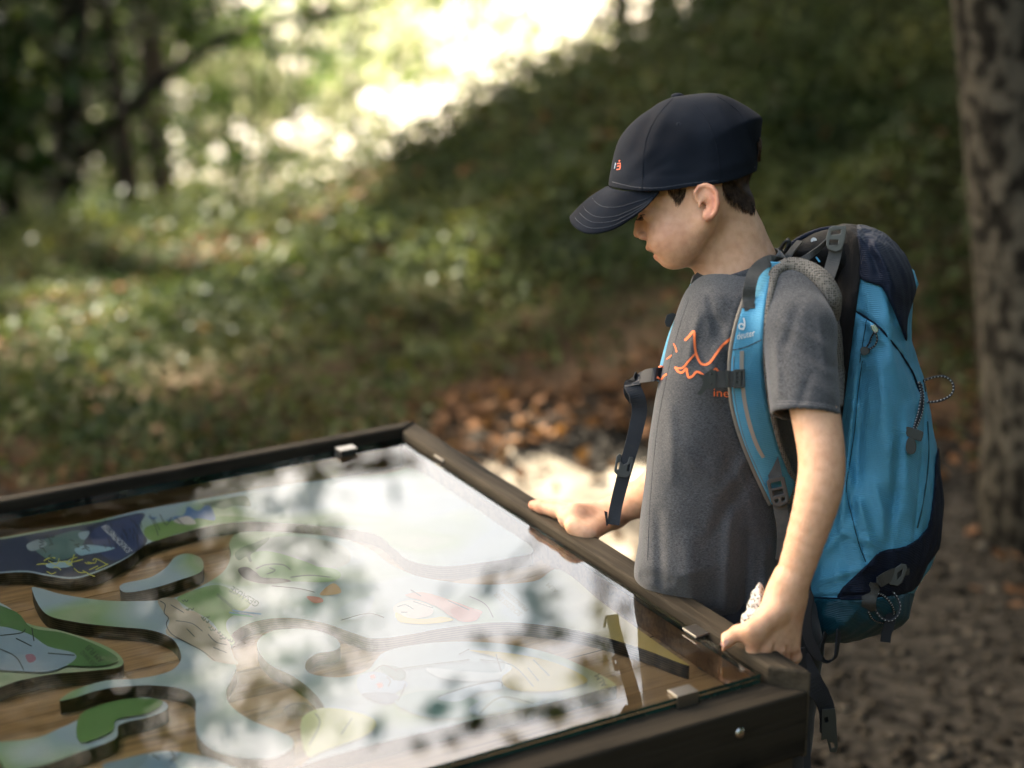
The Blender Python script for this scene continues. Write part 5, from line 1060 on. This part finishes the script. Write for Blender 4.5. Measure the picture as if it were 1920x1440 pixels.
pf = [(1600, 760, 1575, 1000, 9, 5), (1622, 700, 1600, 960, 9, -4.5), (1650, 680, 1668, 900, 22, 7), (1640, 900, 1668, 1030, 10, 3.5), (1690, 820, 1665, 1030, 9, -3.5), (1705, 760, 1700, 960, 12, 3), (1615, 560, 1640, 760, 10, -3), (1590, 880, 1640, 1040, 9, 3.5),
      (1560, 960, 1600, 1100, 12, -3), (1530, 1090, 1640, 1060, 8, 2), (1520, 1060, 1600, 980, 10, 2.5), (1620, 640, 1604, 800, 5, -1.5), (1617, 677, 1602, 810, 3, -2), (1602, 810, 1588, 920, 3, -2), (1588, 920, 1623, 1053, 3, -2), (1604, 583, 1640, 606, 3, -2.5), (1640, 606, 1690, 665, 3, -2.5), (1690, 665, 1724, 735, 3, -2.5),
      (1728, 860, 1715, 1000, 3, -2), (1735, 760, 1728, 860, 3, -1.5), (1520, 1121, 1695, 1113, 4, -3), (1655, 530, 1690, 640, 5, -3.5), (1640, 450, 1690, 560, 8, 3), (1620, 440, 1650, 520, 7, -2.5), (1540, 1150, 1600, 1180, 12, 2), (1600, 1130, 1660, 1165, 9, -2), (1560, 1100, 1500, 1180, 9, -2), (1625, 600, 1655, 640, 7, 2), (1585, 1000, 1640, 1020, 8, 2), (1660, 640, 1700, 740, 10, 2.2)]
def f_pack(P): return s_pillow(P, pack_poly, .070, .118, pz) - folds(P, pf) - wob(P, 45, .0014) - wob(P * np.array([1.6, .5, 1.6], f32), 110, .0009)
lo, hi = box_of([cp(1490, 1200, -.09), cp(1765, 420, .42)], .012)
main, KP, KF = soft('main_compartment', f_pack, lo, hi, .0030, blue, PK, 'light blue nylon side of the pack')
def shell(name, poly, t, m, label=None, h=.0030, extra=None):
    pl = smooth_line(S(poly), 3, True); q = np.array(S(poly)); l, h_ = box_of([cp(q[:, 0].min(), q[:, 1].max(), -.12), cp(q[:, 0].max(), q[:, 1].min(), -.12), cp(q[:, 0].min(), q[:, 1].max(), .30), cp(q[:, 0].max(), q[:, 1].min(), .30)], .012)
    def f(P):
        d = f_pack(P) - t; d = smax(d, poly_sd(persp(P), pl) / K0, .0015); return np.maximum(d, -(f_pack(P) + .006)) if extra is None else extra(P, d)
    return soft(name, f, l, h_, h, m, PK, label)
lid, _, _ = shell('lid', '1606,410 1660,420 1712,470 1725,520 1714,560 1702,600 1700,642 1682,594 1656,541 1640,533 1612,521 1612,480', .0042, navy, 'navy lid')
bpn, _, _ = shell('back_panel', '1520,420 1608,420 1616,440 1613,520 1603,600 1590,700 1577,800 1570,860 1545,940 1510,1050 1480,1110 1470,900 1520,600', .0035, black, 'black padded back panel')
bot, _, _ = shell('bottom_compartment', '1480,1122 1560,1123 1640,1122 1720,1112 1720,1160 1660,1210 1560,1215 1480,1210', .0018, teal, 'dark teal bottom compartment')
low, _, _ = shell('front_pocket', '1775,820 1756,850 1751,915 1738,990 1700,1023 1653,1033 1627,1057 1567,1121 1640,1121 1712,1108 1740,1060 1770,1000', .0028, navy, 'navy stretch pocket at the lower back')
TK = bvh((KP, KF)); TSK = bvh((KP, KF), (SP_, SF_), (BP, BF))
# light blue lip of the lid
mesh_obj('lid_binding', *tube_vf(wpt(np.array([cp(x, y, c) for x, y, c in ((1692, 498, .15), (1702, 513, .135), (1706, 532, .13), (1700, 550, .135), (1688, 566, .15))])), [.005, .010, .0125, .011, .004], 10), blue, lid)
# hood of the lid behind the neck
hood_poly = smooth_line(S('1462,486 1478,462 1500,446 1530,433 1565,427 1600,428 1614,470 1600,520 1560,540 1510,520'), 2, True)
f_hood = lambda P: s_pillow(P, hood_poly, .03, .10, lambda x, y: .115 + .3 * (x - 1560) / K0) - wob(P, 70, .001)
lo, hi = box_of([cp(1455, 545, -.02), cp(1620, 420, .25)], .02); hood, HP, HF = soft('lid_front', f_hood, lo, hi, .0028, black, PK, 'black inner face of the lid')
mesh_obj('piping', *tube_vf(wpt(np.array([cp(x, y, .065) for x, y in smooth_line(S('1478,463 1500,447 1530,434 1560,428 1598,429 1625,434'), 5)])), .0036, 8), navy, hood)
TH = bvh((HP, HF))
def disc(px, py, tree_, r, m, parent, name, up=.001):
    z = hit(tree_, px, py) or FOCUS; c = cp(px, py, z - FOCUS - up); V = [c] + [c + [r * math.cos(a), r * math.sin(a), 0] for a in np.linspace(0, 2 * math.pi, 20, endpoint=False)]
    return mesh_obj(name, wpt(np.array(V)), [(0, i + 1, (i + 1) % 20 + 1) for i in range(20)], m, parent, smooth=False)
whp = mat('white_print', (.75, .75, .74), .5); dkp = mat('dark_print', (.03, .03, .035), .6)
disc(1526, 451, TH, .0042, whp, hood, 'badge', .002); decal2d('badge_mark', cat([stroke2d(S('1524,448 1528,454'), 1, 1), stroke2d(S('1528,448 1524,454'), 1, 1)]), TH, .0026, dkp, hood)
# ribbons, straps and buckles
def ribbon(name, pts, wvec, width, m, parent, thick=.0016, n=6, label=None):
    pts = smooth_line(pts, n); wv = smooth_line(wvec if len(np.shape(wvec)) > 1 else [wvec] * ((len(pts) - 1) // n + 1), n); wd = np.interp(np.linspace(0, 1, len(pts)), np.linspace(0, 1, len(np.atleast_1d(width))) if np.ndim(width) else [0, 1], width if np.ndim(width) else [width, width])
    t = np.gradient(pts, axis=0); t /= np.linalg.norm(t, axis=1)[:, None] + 1e-9; wv = wv - t * np.einsum('ij,ij->i', wv, t)[:, None]; wv /= np.linalg.norm(wv, axis=1)[:, None] + 1e-9; nr = np.cross(t, wv)
    a = pts + wv * wd[:, None] / 2; b = pts - wv * wd[:, None] / 2; th = nr * thick / 2; V = np.stack([a + th, b + th, b - th, a - th], 1); k = len(pts)
    Fc = [(i * 4 + j, i * 4 + (j + 1) % 4, (i + 1) * 4 + (j + 1) % 4, (i + 1) * 4 + j) for i in range(k - 1) for j in range(4)] + [(3, 2, 1, 0), tuple(4 * (k - 1) + j for j in range(4))]
    o = mesh_obj(name, wpt(V.reshape(-1, 3)), Fc, m, parent, smooth=False)
    if label: o['label'] = label
    return o
def plate(name, poly, cz, thick, m, parent, holes=(), bev=.0007, label=None, sm_=0):
    """a moulded plastic piece cut to an outline, with slots"""
    loops = [smooth_line(S(poly), sm_, True) if sm_ else np.array(S(poly))] + [np.array(S(h)) for h in holes]
    zf = cz if callable(cz) else (lambda x, y: cz); al = np.concatenate(loops); tr = tessellate_polygon([[Vector((*q, 0)) for q in l] for l in loops]); n = len(al)
    V = np.array([cp(x, y, zf(x, y)) for x, y in al] + [cp(x, y, zf(x, y) + thick) for x, y in al]); Fc = []
    for t in tr:
        a, b, c = (al[i] for i in t); s = (b - a)[0] * (c - a)[1] - (b - a)[1] * (c - a)[0]; t = tuple(t) if s < 0 else tuple(t)[::-1]; Fc += [t[::-1], tuple(i + n for i in t)]
    o = 0
    for l in loops:
        k = len(l); Fc += [(o + i, o + (i + 1) % k, n + o + (i + 1) % k, n + o + i) for i in range(k)]; o += k
    ob = mesh_obj(name, wpt(V), Fc, m, parent, smooth=False)
    bm = bmesh.new(); bm.from_mesh(ob.data); bmesh.ops.recalc_face_normals(bm, faces=bm.faces); bm.to_mesh(ob.data); bm.free()
    if bev: bevel(ob, bev, 2)
    if label: ob['label'] = label
    return ob
def drape(name, left, right, tree_, up, thick, m, parent, dz=None, nacr=9, n=5, bulge=.0, clampz=.03, label=None):
    Lf, Rt = smooth_line(S(left), n), smooth_line(S(right), n); k = len(Lf); G = np.zeros((k, nacr, 2)); Zz = np.zeros((k, nacr))
    for j in range(nacr): G[:, j] = Lf + (Rt - Lf) * j / (nacr - 1)
    for i in range(k):
        for j in range(nacr):
            z = hit(tree_, *G[i, j]); Zz[i, j] = np.nan if z is None else z
    med = np.nanmedian(Zz, axis=1); 
    idx = np.arange(k); ok = ~np.isnan(med); med = np.interp(idx, idx[ok], med[ok])
    for i in range(k): Zz[i] = np.where(np.isnan(Zz[i]), med[i], np.clip(Zz[i], med[i] - clampz, med[i] + clampz))
    for _ in range(6):
        Zp = np.pad(Zz, 1, mode='edge'); Zz = (Zp[1:-1, 1:-1] * 2 + Zp[:-2, 1:-1] + Zp[2:, 1:-1] + Zp[1:-1, :-2] + Zp[1:-1, 2:]) / 6
    if dz is not None: Zz = Zz + dz(G[..., 0], G[..., 1])
    Zz = Zz - up - bulge * np.sin(np.linspace(0, np.pi, nacr))[None]
    V = np.stack([(G[..., 0] - 960) / FPX * Zz, (720 - G[..., 1]) / FPX * Zz, Zz], -1)
    o = mesh_obj(name, wpt(V.reshape(-1, 3)), grid_faces(k, nacr), m, parent); q = o.modifiers.new('s', 'SOLIDIFY'); q.thickness = thick; q.offset = 0
    if label: o['label'] = label
    return o, V
SL = '1434,490 1414,516 1396,560 1381,605 1371,655 1368,700 1373,760 1389,820 1413,880 1434,925 1444,946'
SR = '1472,492 1449,514 1438,555 1432,605 1430,660 1432,710 1441,770 1456,830 1475,880 1489,906 1474,944'
strap, SV = drape('shoulder_strap', SL, SR, TS, .011, .003, blue, PK, bulge=.003, label='light blue padded shoulder strap over the near shoulder')
svv = SV.reshape(-1, 3); sf_ = np.array(grid_faces(SV.shape[0], SV.shape[1])); TST = BVHTree.FromPolygons([tuple(v) for v in svv], [tuple(int(i) for i in q) for q in sf_])
edge = lambda j: SV[:, j]
mesh_obj('binding', *tube_vf(wpt(edge(0) + [0, 0, .001]), .0032, 8), grey_b, strap)
rr_ = np.interp(np.linspace(0, 1, SV.shape[0]), [0, .08, .3, .8, 1], [.0085, .0070, .0058, .0050, .0036])
mesh_obj('strap_padding', *tube_vf(wpt(edge(-1) + np.stack([rr_ * .6, 0 * rr_, .004 + 0 * rr_], 1)), rr_, 10), meshp, strap)
roll = [cp(x, y, c) for x, y, c in ((1447, 524, -.088), (1458, 507, -.078), (1482, 497, -.072), (1512, 504, -.078), (1538, 521, -.088), (1555, 545, -.090), (1564, 572, -.084), (1568, 600, -.070))]
rl = smooth_line(roll, 5); o = mesh_obj('strap_padding', *tube_vf(wpt(rl), np.interp(np.linspace(0, 1, len(rl)), [0, .2, .4, .6, .8, 1], [.007, .0095, .0115, .0130, .0130, .004]), 16), meshp, strap); o['label'] = 'thick grey mesh underside rolling over the shoulder'
bvx, _ = drape('strap_panel', '1562,590 1566,640 1569,700 1566,760', '1576,590 1582,640 1584,700 1580,760', TSK, .004, .003, meshp, PK, nacr=3)
# padding on the inner arm side of the strap seen behind the sleeve
def on(tree_, pts, up): return np.array([cp(x, y, (hit(tree_, x, y) or FOCUS) - FOCUS - up) for x, y in pts])
ribbon('reflective_stripe', on(TST, S('1391,658 1391,700 1395,745 1404,790 1417,830 1431,858'), .0030), np.array([1, 0, 0]), .0052, refl, strap, .001)
def decal_s(name, vf, m, up=.0026, parent=None): return decal2d(name, vf, TST, up, m, parent or strap)
V, Fc = hidden_text('deuter'); V = V - V.min(0); V[:, 0] /= V[:, 0].max(); V[:, 1] /= V[:, 1].max(); V = np.stack([1382 + V[:, 0] * 33, 637 - V[:, 1] * 13 - V[:, 0] * 7 + 0 * V[:, 1]], 1); decal_s('lettering', (V, Fc), whp)
ang = np.linspace(.3, 5.6, 14); decal_s('logo', cat([stroke2d([(1390 + 4.4 * math.cos(a), 612 - 5.0 * math.sin(a)) for a in ang], 2.8, 1), stroke2d(S('1394,596 1396,604 1396,612 1393,619'), [2.0, 3, 3, 3.4] if False else 2.8, 1)]), whp)
seam(S('1373,656 1385,654 1400,650 1415,643 1428,637'), TST, .0006, dkp, strap, up=.0022)
seam(S('1376,668 1375,720 1382,770 1398,830 1420,880 1437,918'), TST, .0004, grey_b, strap, 'stitching', up=.0022)
# webbing that lifts the strap over the shoulder
W1, W2 = np.array([1, .05, 0]), np.array([.35, 0, 1])
top = [on(TST, [(1404, 578)], .003)[0], on(TST, [(1404, 560)], .005)[0], cp(1406, 538, -.112), cp(1414, 512, -.105), cp(1432, 494, -.090), cp(1458, 487, -.060), cp(1484, 489, -.020), cp(1515, 500, .02)]
ribbon('lifter_webbing', top, [W1, W1, W1, W1 * .9 + W2 * .15, W1 * .6 + W2 * .5, W2, W2, W2], .0165, webm, strap)
plate('webbing_tab', '1395,565 1414,562 1414,572 1396,588', lambda x, y: on(TST, [(1404, 575)], .0042)[0][2] - FOCUS, .0012, webm, strap, bev=0)
# chest strap with its half buckle
cz = lambda x, y: on(TST, [(1384, 710)], .006)[0][2] - FOCUS + (1384 - x) * -.00012
ribbon('chest_webbing', [cp(1396, 709, cz(1396, 0)), cp(1370, 711, cz(1370, 0) - .004), cp(1348, 711, cz(1348, 0) - .006), cp(1334, 712, cz(1334, 0) - .006)], np.array([0, 1, 0]), .0215, webm, strap, .002)
plate('slider', '1376,693 1397,692 1397,727 1376,728', lambda x, y: cz(x, y) - .005, .0045, plast, strap, holes=['1381,698 1385,698 1385,703 1381,703', '1381,706 1385,706 1385,711 1381,711', '1381,714 1385,714 1385,719 1381,719', '1390,697 1393,697 1393,723 1390,723'])
plate('slider', '1361,694 1366,694 1366,727 1361,727', lambda x, y: cz(x, y) - .009, .003, plast, strap)
plate('half_buckle', '1342,694 1334,692 1327,697 1321,703 1312,701 1306,700 1313,706 1318,714 1317,724 1311,733 1306,739 1313,741 1320,736 1326,728 1333,729 1342,728', lambda x, y: cz(x, y) - .010, .006, plast, strap, holes=['1330,700 1337,700 1337,703 1330,703', '1330,719 1337,719 1337,722 1330,722'], sm_=0, bev=.001)
# ladder buckle at the strap's lower end
lz = on(TST, [(1455, 895)], .006)[0][2] - FOCUS
ribbon('adjuster_webbing', [cp(1446, 858, lz - .001), cp(1451, 880, lz - .004), cp(1455, 900, lz - .006)], np.array([1, .22, 0]), .0185, webm, strap)
plate('ladder_buckle', '1437,903 1441,898 1466,892 1471,895 1480,934 1477,944 1462,951 1453,949 1446,942', lz - .012, .006, plast, strap, holes=['1445,906 1464,902 1466,912 1447,916', '1449,921 1468,917 1470,925 1451,930', '1453,938 1459,936 1459,941 1455,943', '1466,934 1472,933 1472,938 1467,940'], bev=.0012)
ribbon('adjuster_webbing', [cp(1459, 915, lz - .003), cp(1463, 950, lz - .002), cp(1468, 985, lz - .000), cp(1468, 1020, lz + .004), cp(1462, 1050, lz + .01)], np.array([1, .15, 0]), [.0190, .0190, .0175, .0165, .012], webm, strap)
# far shoulder strap
tz2 = lambda x, y, o=0: float(tz(np.array(x), np.array(y))) + o
fp = S('1338,506 1320,519 1302,548 1285,588 1268,628 1254,676 1245,716')
fstr = mesh_obj('shoulder_strap', *tube_vf(wpt(np.array([cp(x - 3, y, tz2(x, y, .012)) for x, y in smooth_line(fp, 5)])), .0085, 10), blue, PK); fstr['label'] = 'blue shoulder strap on the far shoulder'
mesh_obj('strap_padding', *tube_vf(wpt(np.array([cp(x + 4, y + 2, tz2(x, y, -.004)) for x, y in smooth_line(fp[1:], 5)])), .0062, 10), meshp, fstr)
ribbon('lifter_webbing', [cp(x, y, tz2(x, y, c)) for x, y, c in ((1338, 503, .02), (1322, 508, .01), (1309, 520, .0), (1302, 538, -.004), (1299, 552, -.006))], np.array([.8, .3, .4]), .012, webm, fstr)
plate('side_buckle', '1250,590 1262,586 1268,590 1256,614 1249,612 1246,604', tz2(1256, 600, .01), .006, mat('black_plastic', (.006, .006, .006), .4), fstr)
# chest webbing hanging from the far strap
q = .02
hz_ = [cp(1246, 700, tz2(1246, 700, .0)), cp(1222, 703, tz2(1222, 703, -.005)), cp(1200, 708, .10 - q), cp(1186, 722, .085 - q), cp(1194, 742, .080 - q), cp(1199, 770, .09 - q), cp(1190, 815, .095 - q), cp(1178, 860, .10 - q), cp(1166, 905, .105 - q), cp(1155, 950, .11 - q), cp(1150, 984, .11 - q)]
ribbon('hanging_webbing', hz_, [np.array(v, float) for v in ((0, 1, 0), (.1, 1, 0), (.5, 1, .2), (1, .5, .3), (1, -.1, .3), (1, -.1, 0), (1, .1, 0), (1, .15, 0), (1, .12, 0), (1, .05, 0), (1, 0, 0))], [.017, .018, .020, .023, .022, .021, .0205, .0195, .0185, .0175, .0175], webd if False else mat('slate_webbing', (.022, .025, .032), .8, bump=.0005, bscale=700), fstr, .0018)
ribbon('hanging_webbing', [cp(1196, 706, .082), cp(1183, 716, .076), cp(1180, 735, .074), cp(1190, 752, .078)], [np.array(v, float) for v in ((.2, 1, 0), (.9, .5, 0), (1, 0, 0), (1, -.4, 0))], .016, webd, fstr, .0018)
plate('hook_buckle', '1151,884 1156,855 1161,850 1166,853 1164,864 1169,871 1176,868 1180,856 1187,857 1189,866 1183,889 1176,896 1160,894', .078, .005, plast, fstr, holes=['1158,868 1162,866 1160,880 1157,880', '1178,872 1182,870 1180,884 1176,884'], bev=.001)
plate('webbing_end', '1133,958 1139,960 1140,985 1137,986', .085, .002, webd, fstr, bev=0)
# side pocket zip with cord puller
seam(S('1604,583 1628,598 1655,620 1690,665 1712,700 1724,735'), TK, .0016, navy, main, 'zip', up=.0008)
seam(S('1617,677 1608,740 1602,808 1593,870 1587,920 1600,980 1612,1025 1623,1053'), TK, .0008, teal, main, 'seam', up=.0004)
seam(S('1739,790 1741,860 1731,940 1720,990'), TK, .0012, teal, main, 'seam', up=.0004)
seam(S('1522,1120 1570,1122 1640,1120 1694,1112'), TK, .0013, navy, main, 'seam', up=.001)
seam(S('1613,521 1640,532 1656,540 1681,592 1698,636'), TK, .0011, navy, lid, 'seam', up=.004)
seam(S('1625,600 1618,640 1612,680'), TK, .0007, teal, main, 'seam', up=.0004)
zk = lambda x, y, up=.004: (hit(TK, x, y) or FOCUS) - FOCUS - up
chrome = mat('shiny_zip_metal', (.55, .55, .55), .2, metal=1)
plate('zip_slider', '1632,610 1641,608 1648,617 1645,625 1638,622 1634,617', zk(1640, 616, .007), .005, chrome, main, bev=.001)
cordw = mat('cord_fleck', (.45, .45, .44), .6); cordd = mat('cord_dark', (.02, .022, .028), .7)
def cord(name, pts, rad, parent, n=10, period=3):
    L = smooth_line(pts, n); seg = np.linalg.norm(np.diff(L, axis=0), axis=1).sum(); k = max(8, int(seg / .0016)); s = np.concatenate([[0], np.cumsum(np.linalg.norm(np.diff(L, axis=0), axis=1))]); u = np.linspace(0, s[-1], k); L = np.stack([np.interp(u, s, L[:, i]) for i in range(3)], 1)
    V, Fc = tube_vf(wpt(L), rad, 8); mi = [1 if ((i // 8) % period == 0 and (i % 8) % 4 < 2) or ((i // 8) % period == 1 and (i % 8) % 4 >= 2 and period > 2 and False) else 0 for i in range(len(Fc))]
    return mesh_obj(name, V, Fc, None, parent, mats=[cordd, cordw], midx=mi)
cord('puller_cord', [cp(x, y, zk(x, y, .006)) for x, y in S('1640,622 1634,632 1630,643 1624,652')], .0013, main); cord('puller_cord', [cp(x, y, zk(x, y, .007)) for x, y in S('1641,622 1645,636 1640,648 1630,655')], .0013, main)
plate('puller_bead', '1613,655 1618,650 1626,651 1631,656 1629,662 1622,666 1615,664', zk(1622, 658, .009), .005, plast, main, sm_=2, bev=.001)
# elastic cord at the back
e0 = cp(1724, 722, .10)
cord('elastic_cord', [cp(x, y, c) for x, y, c in ((1724, 718, .10), (1738, 711, .09), (1755, 706, .09), (1772, 706, .09), (1785, 716, .09), (1788, 730, .09), (1780, 743, .09), (1760, 752, .09), (1738, 754, .10), (1726, 750, .11))], .0017, PK)
cord('elastic_cord', [cp(x, y, zk(x, y, .005) if hit(TK, x, y) else .1) for x, y in S('1723,716 1727,735 1726,755 1722,775 1716,795 1712,808')], .0020, PK)
cord('elastic_cord', [cp(x, y, zk(x, y, .008) if hit(TK, x, y) else .1) for x, y in S('1727,720 1731,745 1728,775 1718,800 1708,822')], .0018, PK)
plate('cord_lock', '1698,803 1703,800 1729,808 1731,815 1728,826 1722,827 1700,817', zk(1712, 812, .014), .010, plast, PK, sm_=2, bev=.0015)
plate('cord_toggle', '1702,822 1712,821 1718,832 1717,846 1710,852 1701,849 1698,838', zk(1708, 835, .012), .007, plast, PK, sm_=2, bev=.0015)
mesh_obj('cord_anchor', *tube_vf(wpt(np.array([cp(1728, 712, .10), cp(1732, 735, .10)])), .004, 8), plast, PK)
cord('elastic_cord', [cp(x, y, .12) for x, y in S('1750,955 1756,965 1755,985 1751,995')], .0012, PK)
# compression strap and lower cords
zs = lambda x, y, up=.005: cp(x, y, (hit(TK, x, y) or FOCUS + .02) - FOCUS - up)
ribbon('compression_webbing', [zs(1704, 1066, .008), zs(1676, 1076, .008), zs(1648, 1092, .008), zs(1632, 1112, .007), zs(1629, 1130, .006), zs(1630, 1146, .006)], [np.array(v, float) for v in ((.2, 1, 0), (.3, 1, 0), (.7, .8, 0), (1, .3, 0), (1, 0, 0), (1, 0, 0))], [.017, .017, .020, .021, .020, .0205], webm, PK, .0018)
plate('side_release_buckle', '1668,1072 1690,1056 1700,1058 1702,1068 1692,1092 1684,1099 1668,1096 1664,1088', zs(1682, 1076, .014)[2] - FOCUS, .008, plast, PK, holes=['1684,1074 1692,1068 1690,1078 1683,1086'], bev=.0014)
cord('elastic_cord', [zs(x, y, .008) for x, y in S('1628,1146 1636,1160 1650,1167 1664,1166 1674,1156 1675,1142 1668,1128 1656,1116 1646,1112')], .0015, PK)
cord('elastic_cord', [cp(x, y, zs(1655, 1140, .010)[2] - FOCUS) for x, y in S('1645,1116 1641,1132 1646,1150 1658,1161 1672,1163 1684,1152 1688,1136 1682,1120 1674,1110')], .0015, PK)
ribbon('webbing_tail', [cp(1672, 1140, .09), cp(1668, 1170, .08), cp(1662, 1188, .08), cp(1660, 1204, .08)], np.array([1, -.3, 0]), .0145, webd, PK, .002)
# straps that hang below
hb_ = plate('hip_belt', '1518,1108 1526,1122 1522,1150 1524,1185 1536,1216 1543,1236 1530,1238 1512,1212 1500,1170 1502,1128', -.03, .022, mat('black_belt_foam', (.012, .012, .014), .9), PK, sm_=3, bev=.003)
ribbon('belt_loop', [cp(x, y, c) for x, y, c in ((1548, 1186, .02), (1541, 1212, .015), (1540, 1232, .01), (1552, 1240, .01), (1566, 1230, .015), (1570, 1208, .02), (1573, 1184, .03))], np.array([.5, 0, 1]), .016, webd, PK, .002)
ribbon('belt_webbing', [cp(1502, 1215, -.04), cp(1507, 1260, -.03), cp(1509, 1330, -.03), cp(1512, 1400, -.02), cp(1515, 1470, -.02)], np.array([1, .0, .2]), .0105, mat('slate_webbing_dark', (.02, .022, .028), .8), PK, .0018)
ribbon('belt_webbing', [cp(1500, 1230, .00), cp(1520, 1275, -.01), cp(1540, 1305, -.01), cp(1551, 1335, -.005), cp(1553, 1372, .0)], [np.array(v, float) for v in ((1, .2, 0), (1, .5, 0), (1, .3, .2), (1, 0, 0), (1, 0, 0))], [.026, .030, .024, .022, .023], webd, PK, .004)
plate('belt_buckle', '1541,1330 1566,1328 1568,1352 1571,1400 1568,1411 1556,1410 1550,1385 1540,1388', -.012, .009, mat('black_buckle_plastic', (.010, .011, .013), .35), PK, holes=['1545,1346 1552,1344 1553,1354 1547,1356', '1556,1392 1563,1392 1565,1402 1559,1403'], bev=.0016)
# top buckle, grab loop and load straps
ribbon('lifter_webbing', [cp(1569, 440, -.03), cp(1568, 462, -.035), cp(1562, 490, -.04), cp(1554, 515, -.05), cp(1546, 530, -.055)], np.array([1, .25, 0]), [.014, .017, .0175, .0175, .0175], webm, PK, .0018)
plate('ladder_buckle', '1554,428 1560,424 1586,423 1588,430 1583,455 1578,468 1566,472 1553,468 1549,460 1549,444', -.044, .006, mat('worn_grey_plastic', (.10, .10, .09), .45), PK, holes=['1559,434 1577,431 1576,438 1558,441', '1556,450 1572,450 1571,459 1555,460'], bev=.0013)
ribbon('grab_handle', [cp(x, y, c) for x, y, c in ((1452, 486, .06), (1462, 470, .05), (1470, 456, .045), (1477, 452, .045), (1478, 462, .05), (1470, 476, .06))], np.array([.6, .2, 1]), .012, webm, PK, .0025)
ribbon('load_webbing', [cp(x, y, c) for x, y, c in ((1500, 452, .03), (1488, 466, .02), (1478, 480, .01), (1470, 492, .01))], np.array([1, .4, 0]), .010, webm, PK, .002)
ribbon('load_webbing', [cp(x, y, c) for x, y, c in ((1556, 445, -.01), (1540, 462, -.015), (1520, 478, -.02), (1500, 490, -.02))], np.array([.6, 1, 0]), .009, webm, PK, .002)
ribbon('cord_end', [cp(1530, 482, -.03), cp(1537, 491, -.03)], np.array([1, .6, 0]), .0022, blue, PK, .0015)
mesh_obj('cord_anchor', *tube_vf(wpt(np.array([cp(1455, 474, .05), cp(1462, 466, .05), cp(1466, 478, .05)])), .004, 8), plast, PK)
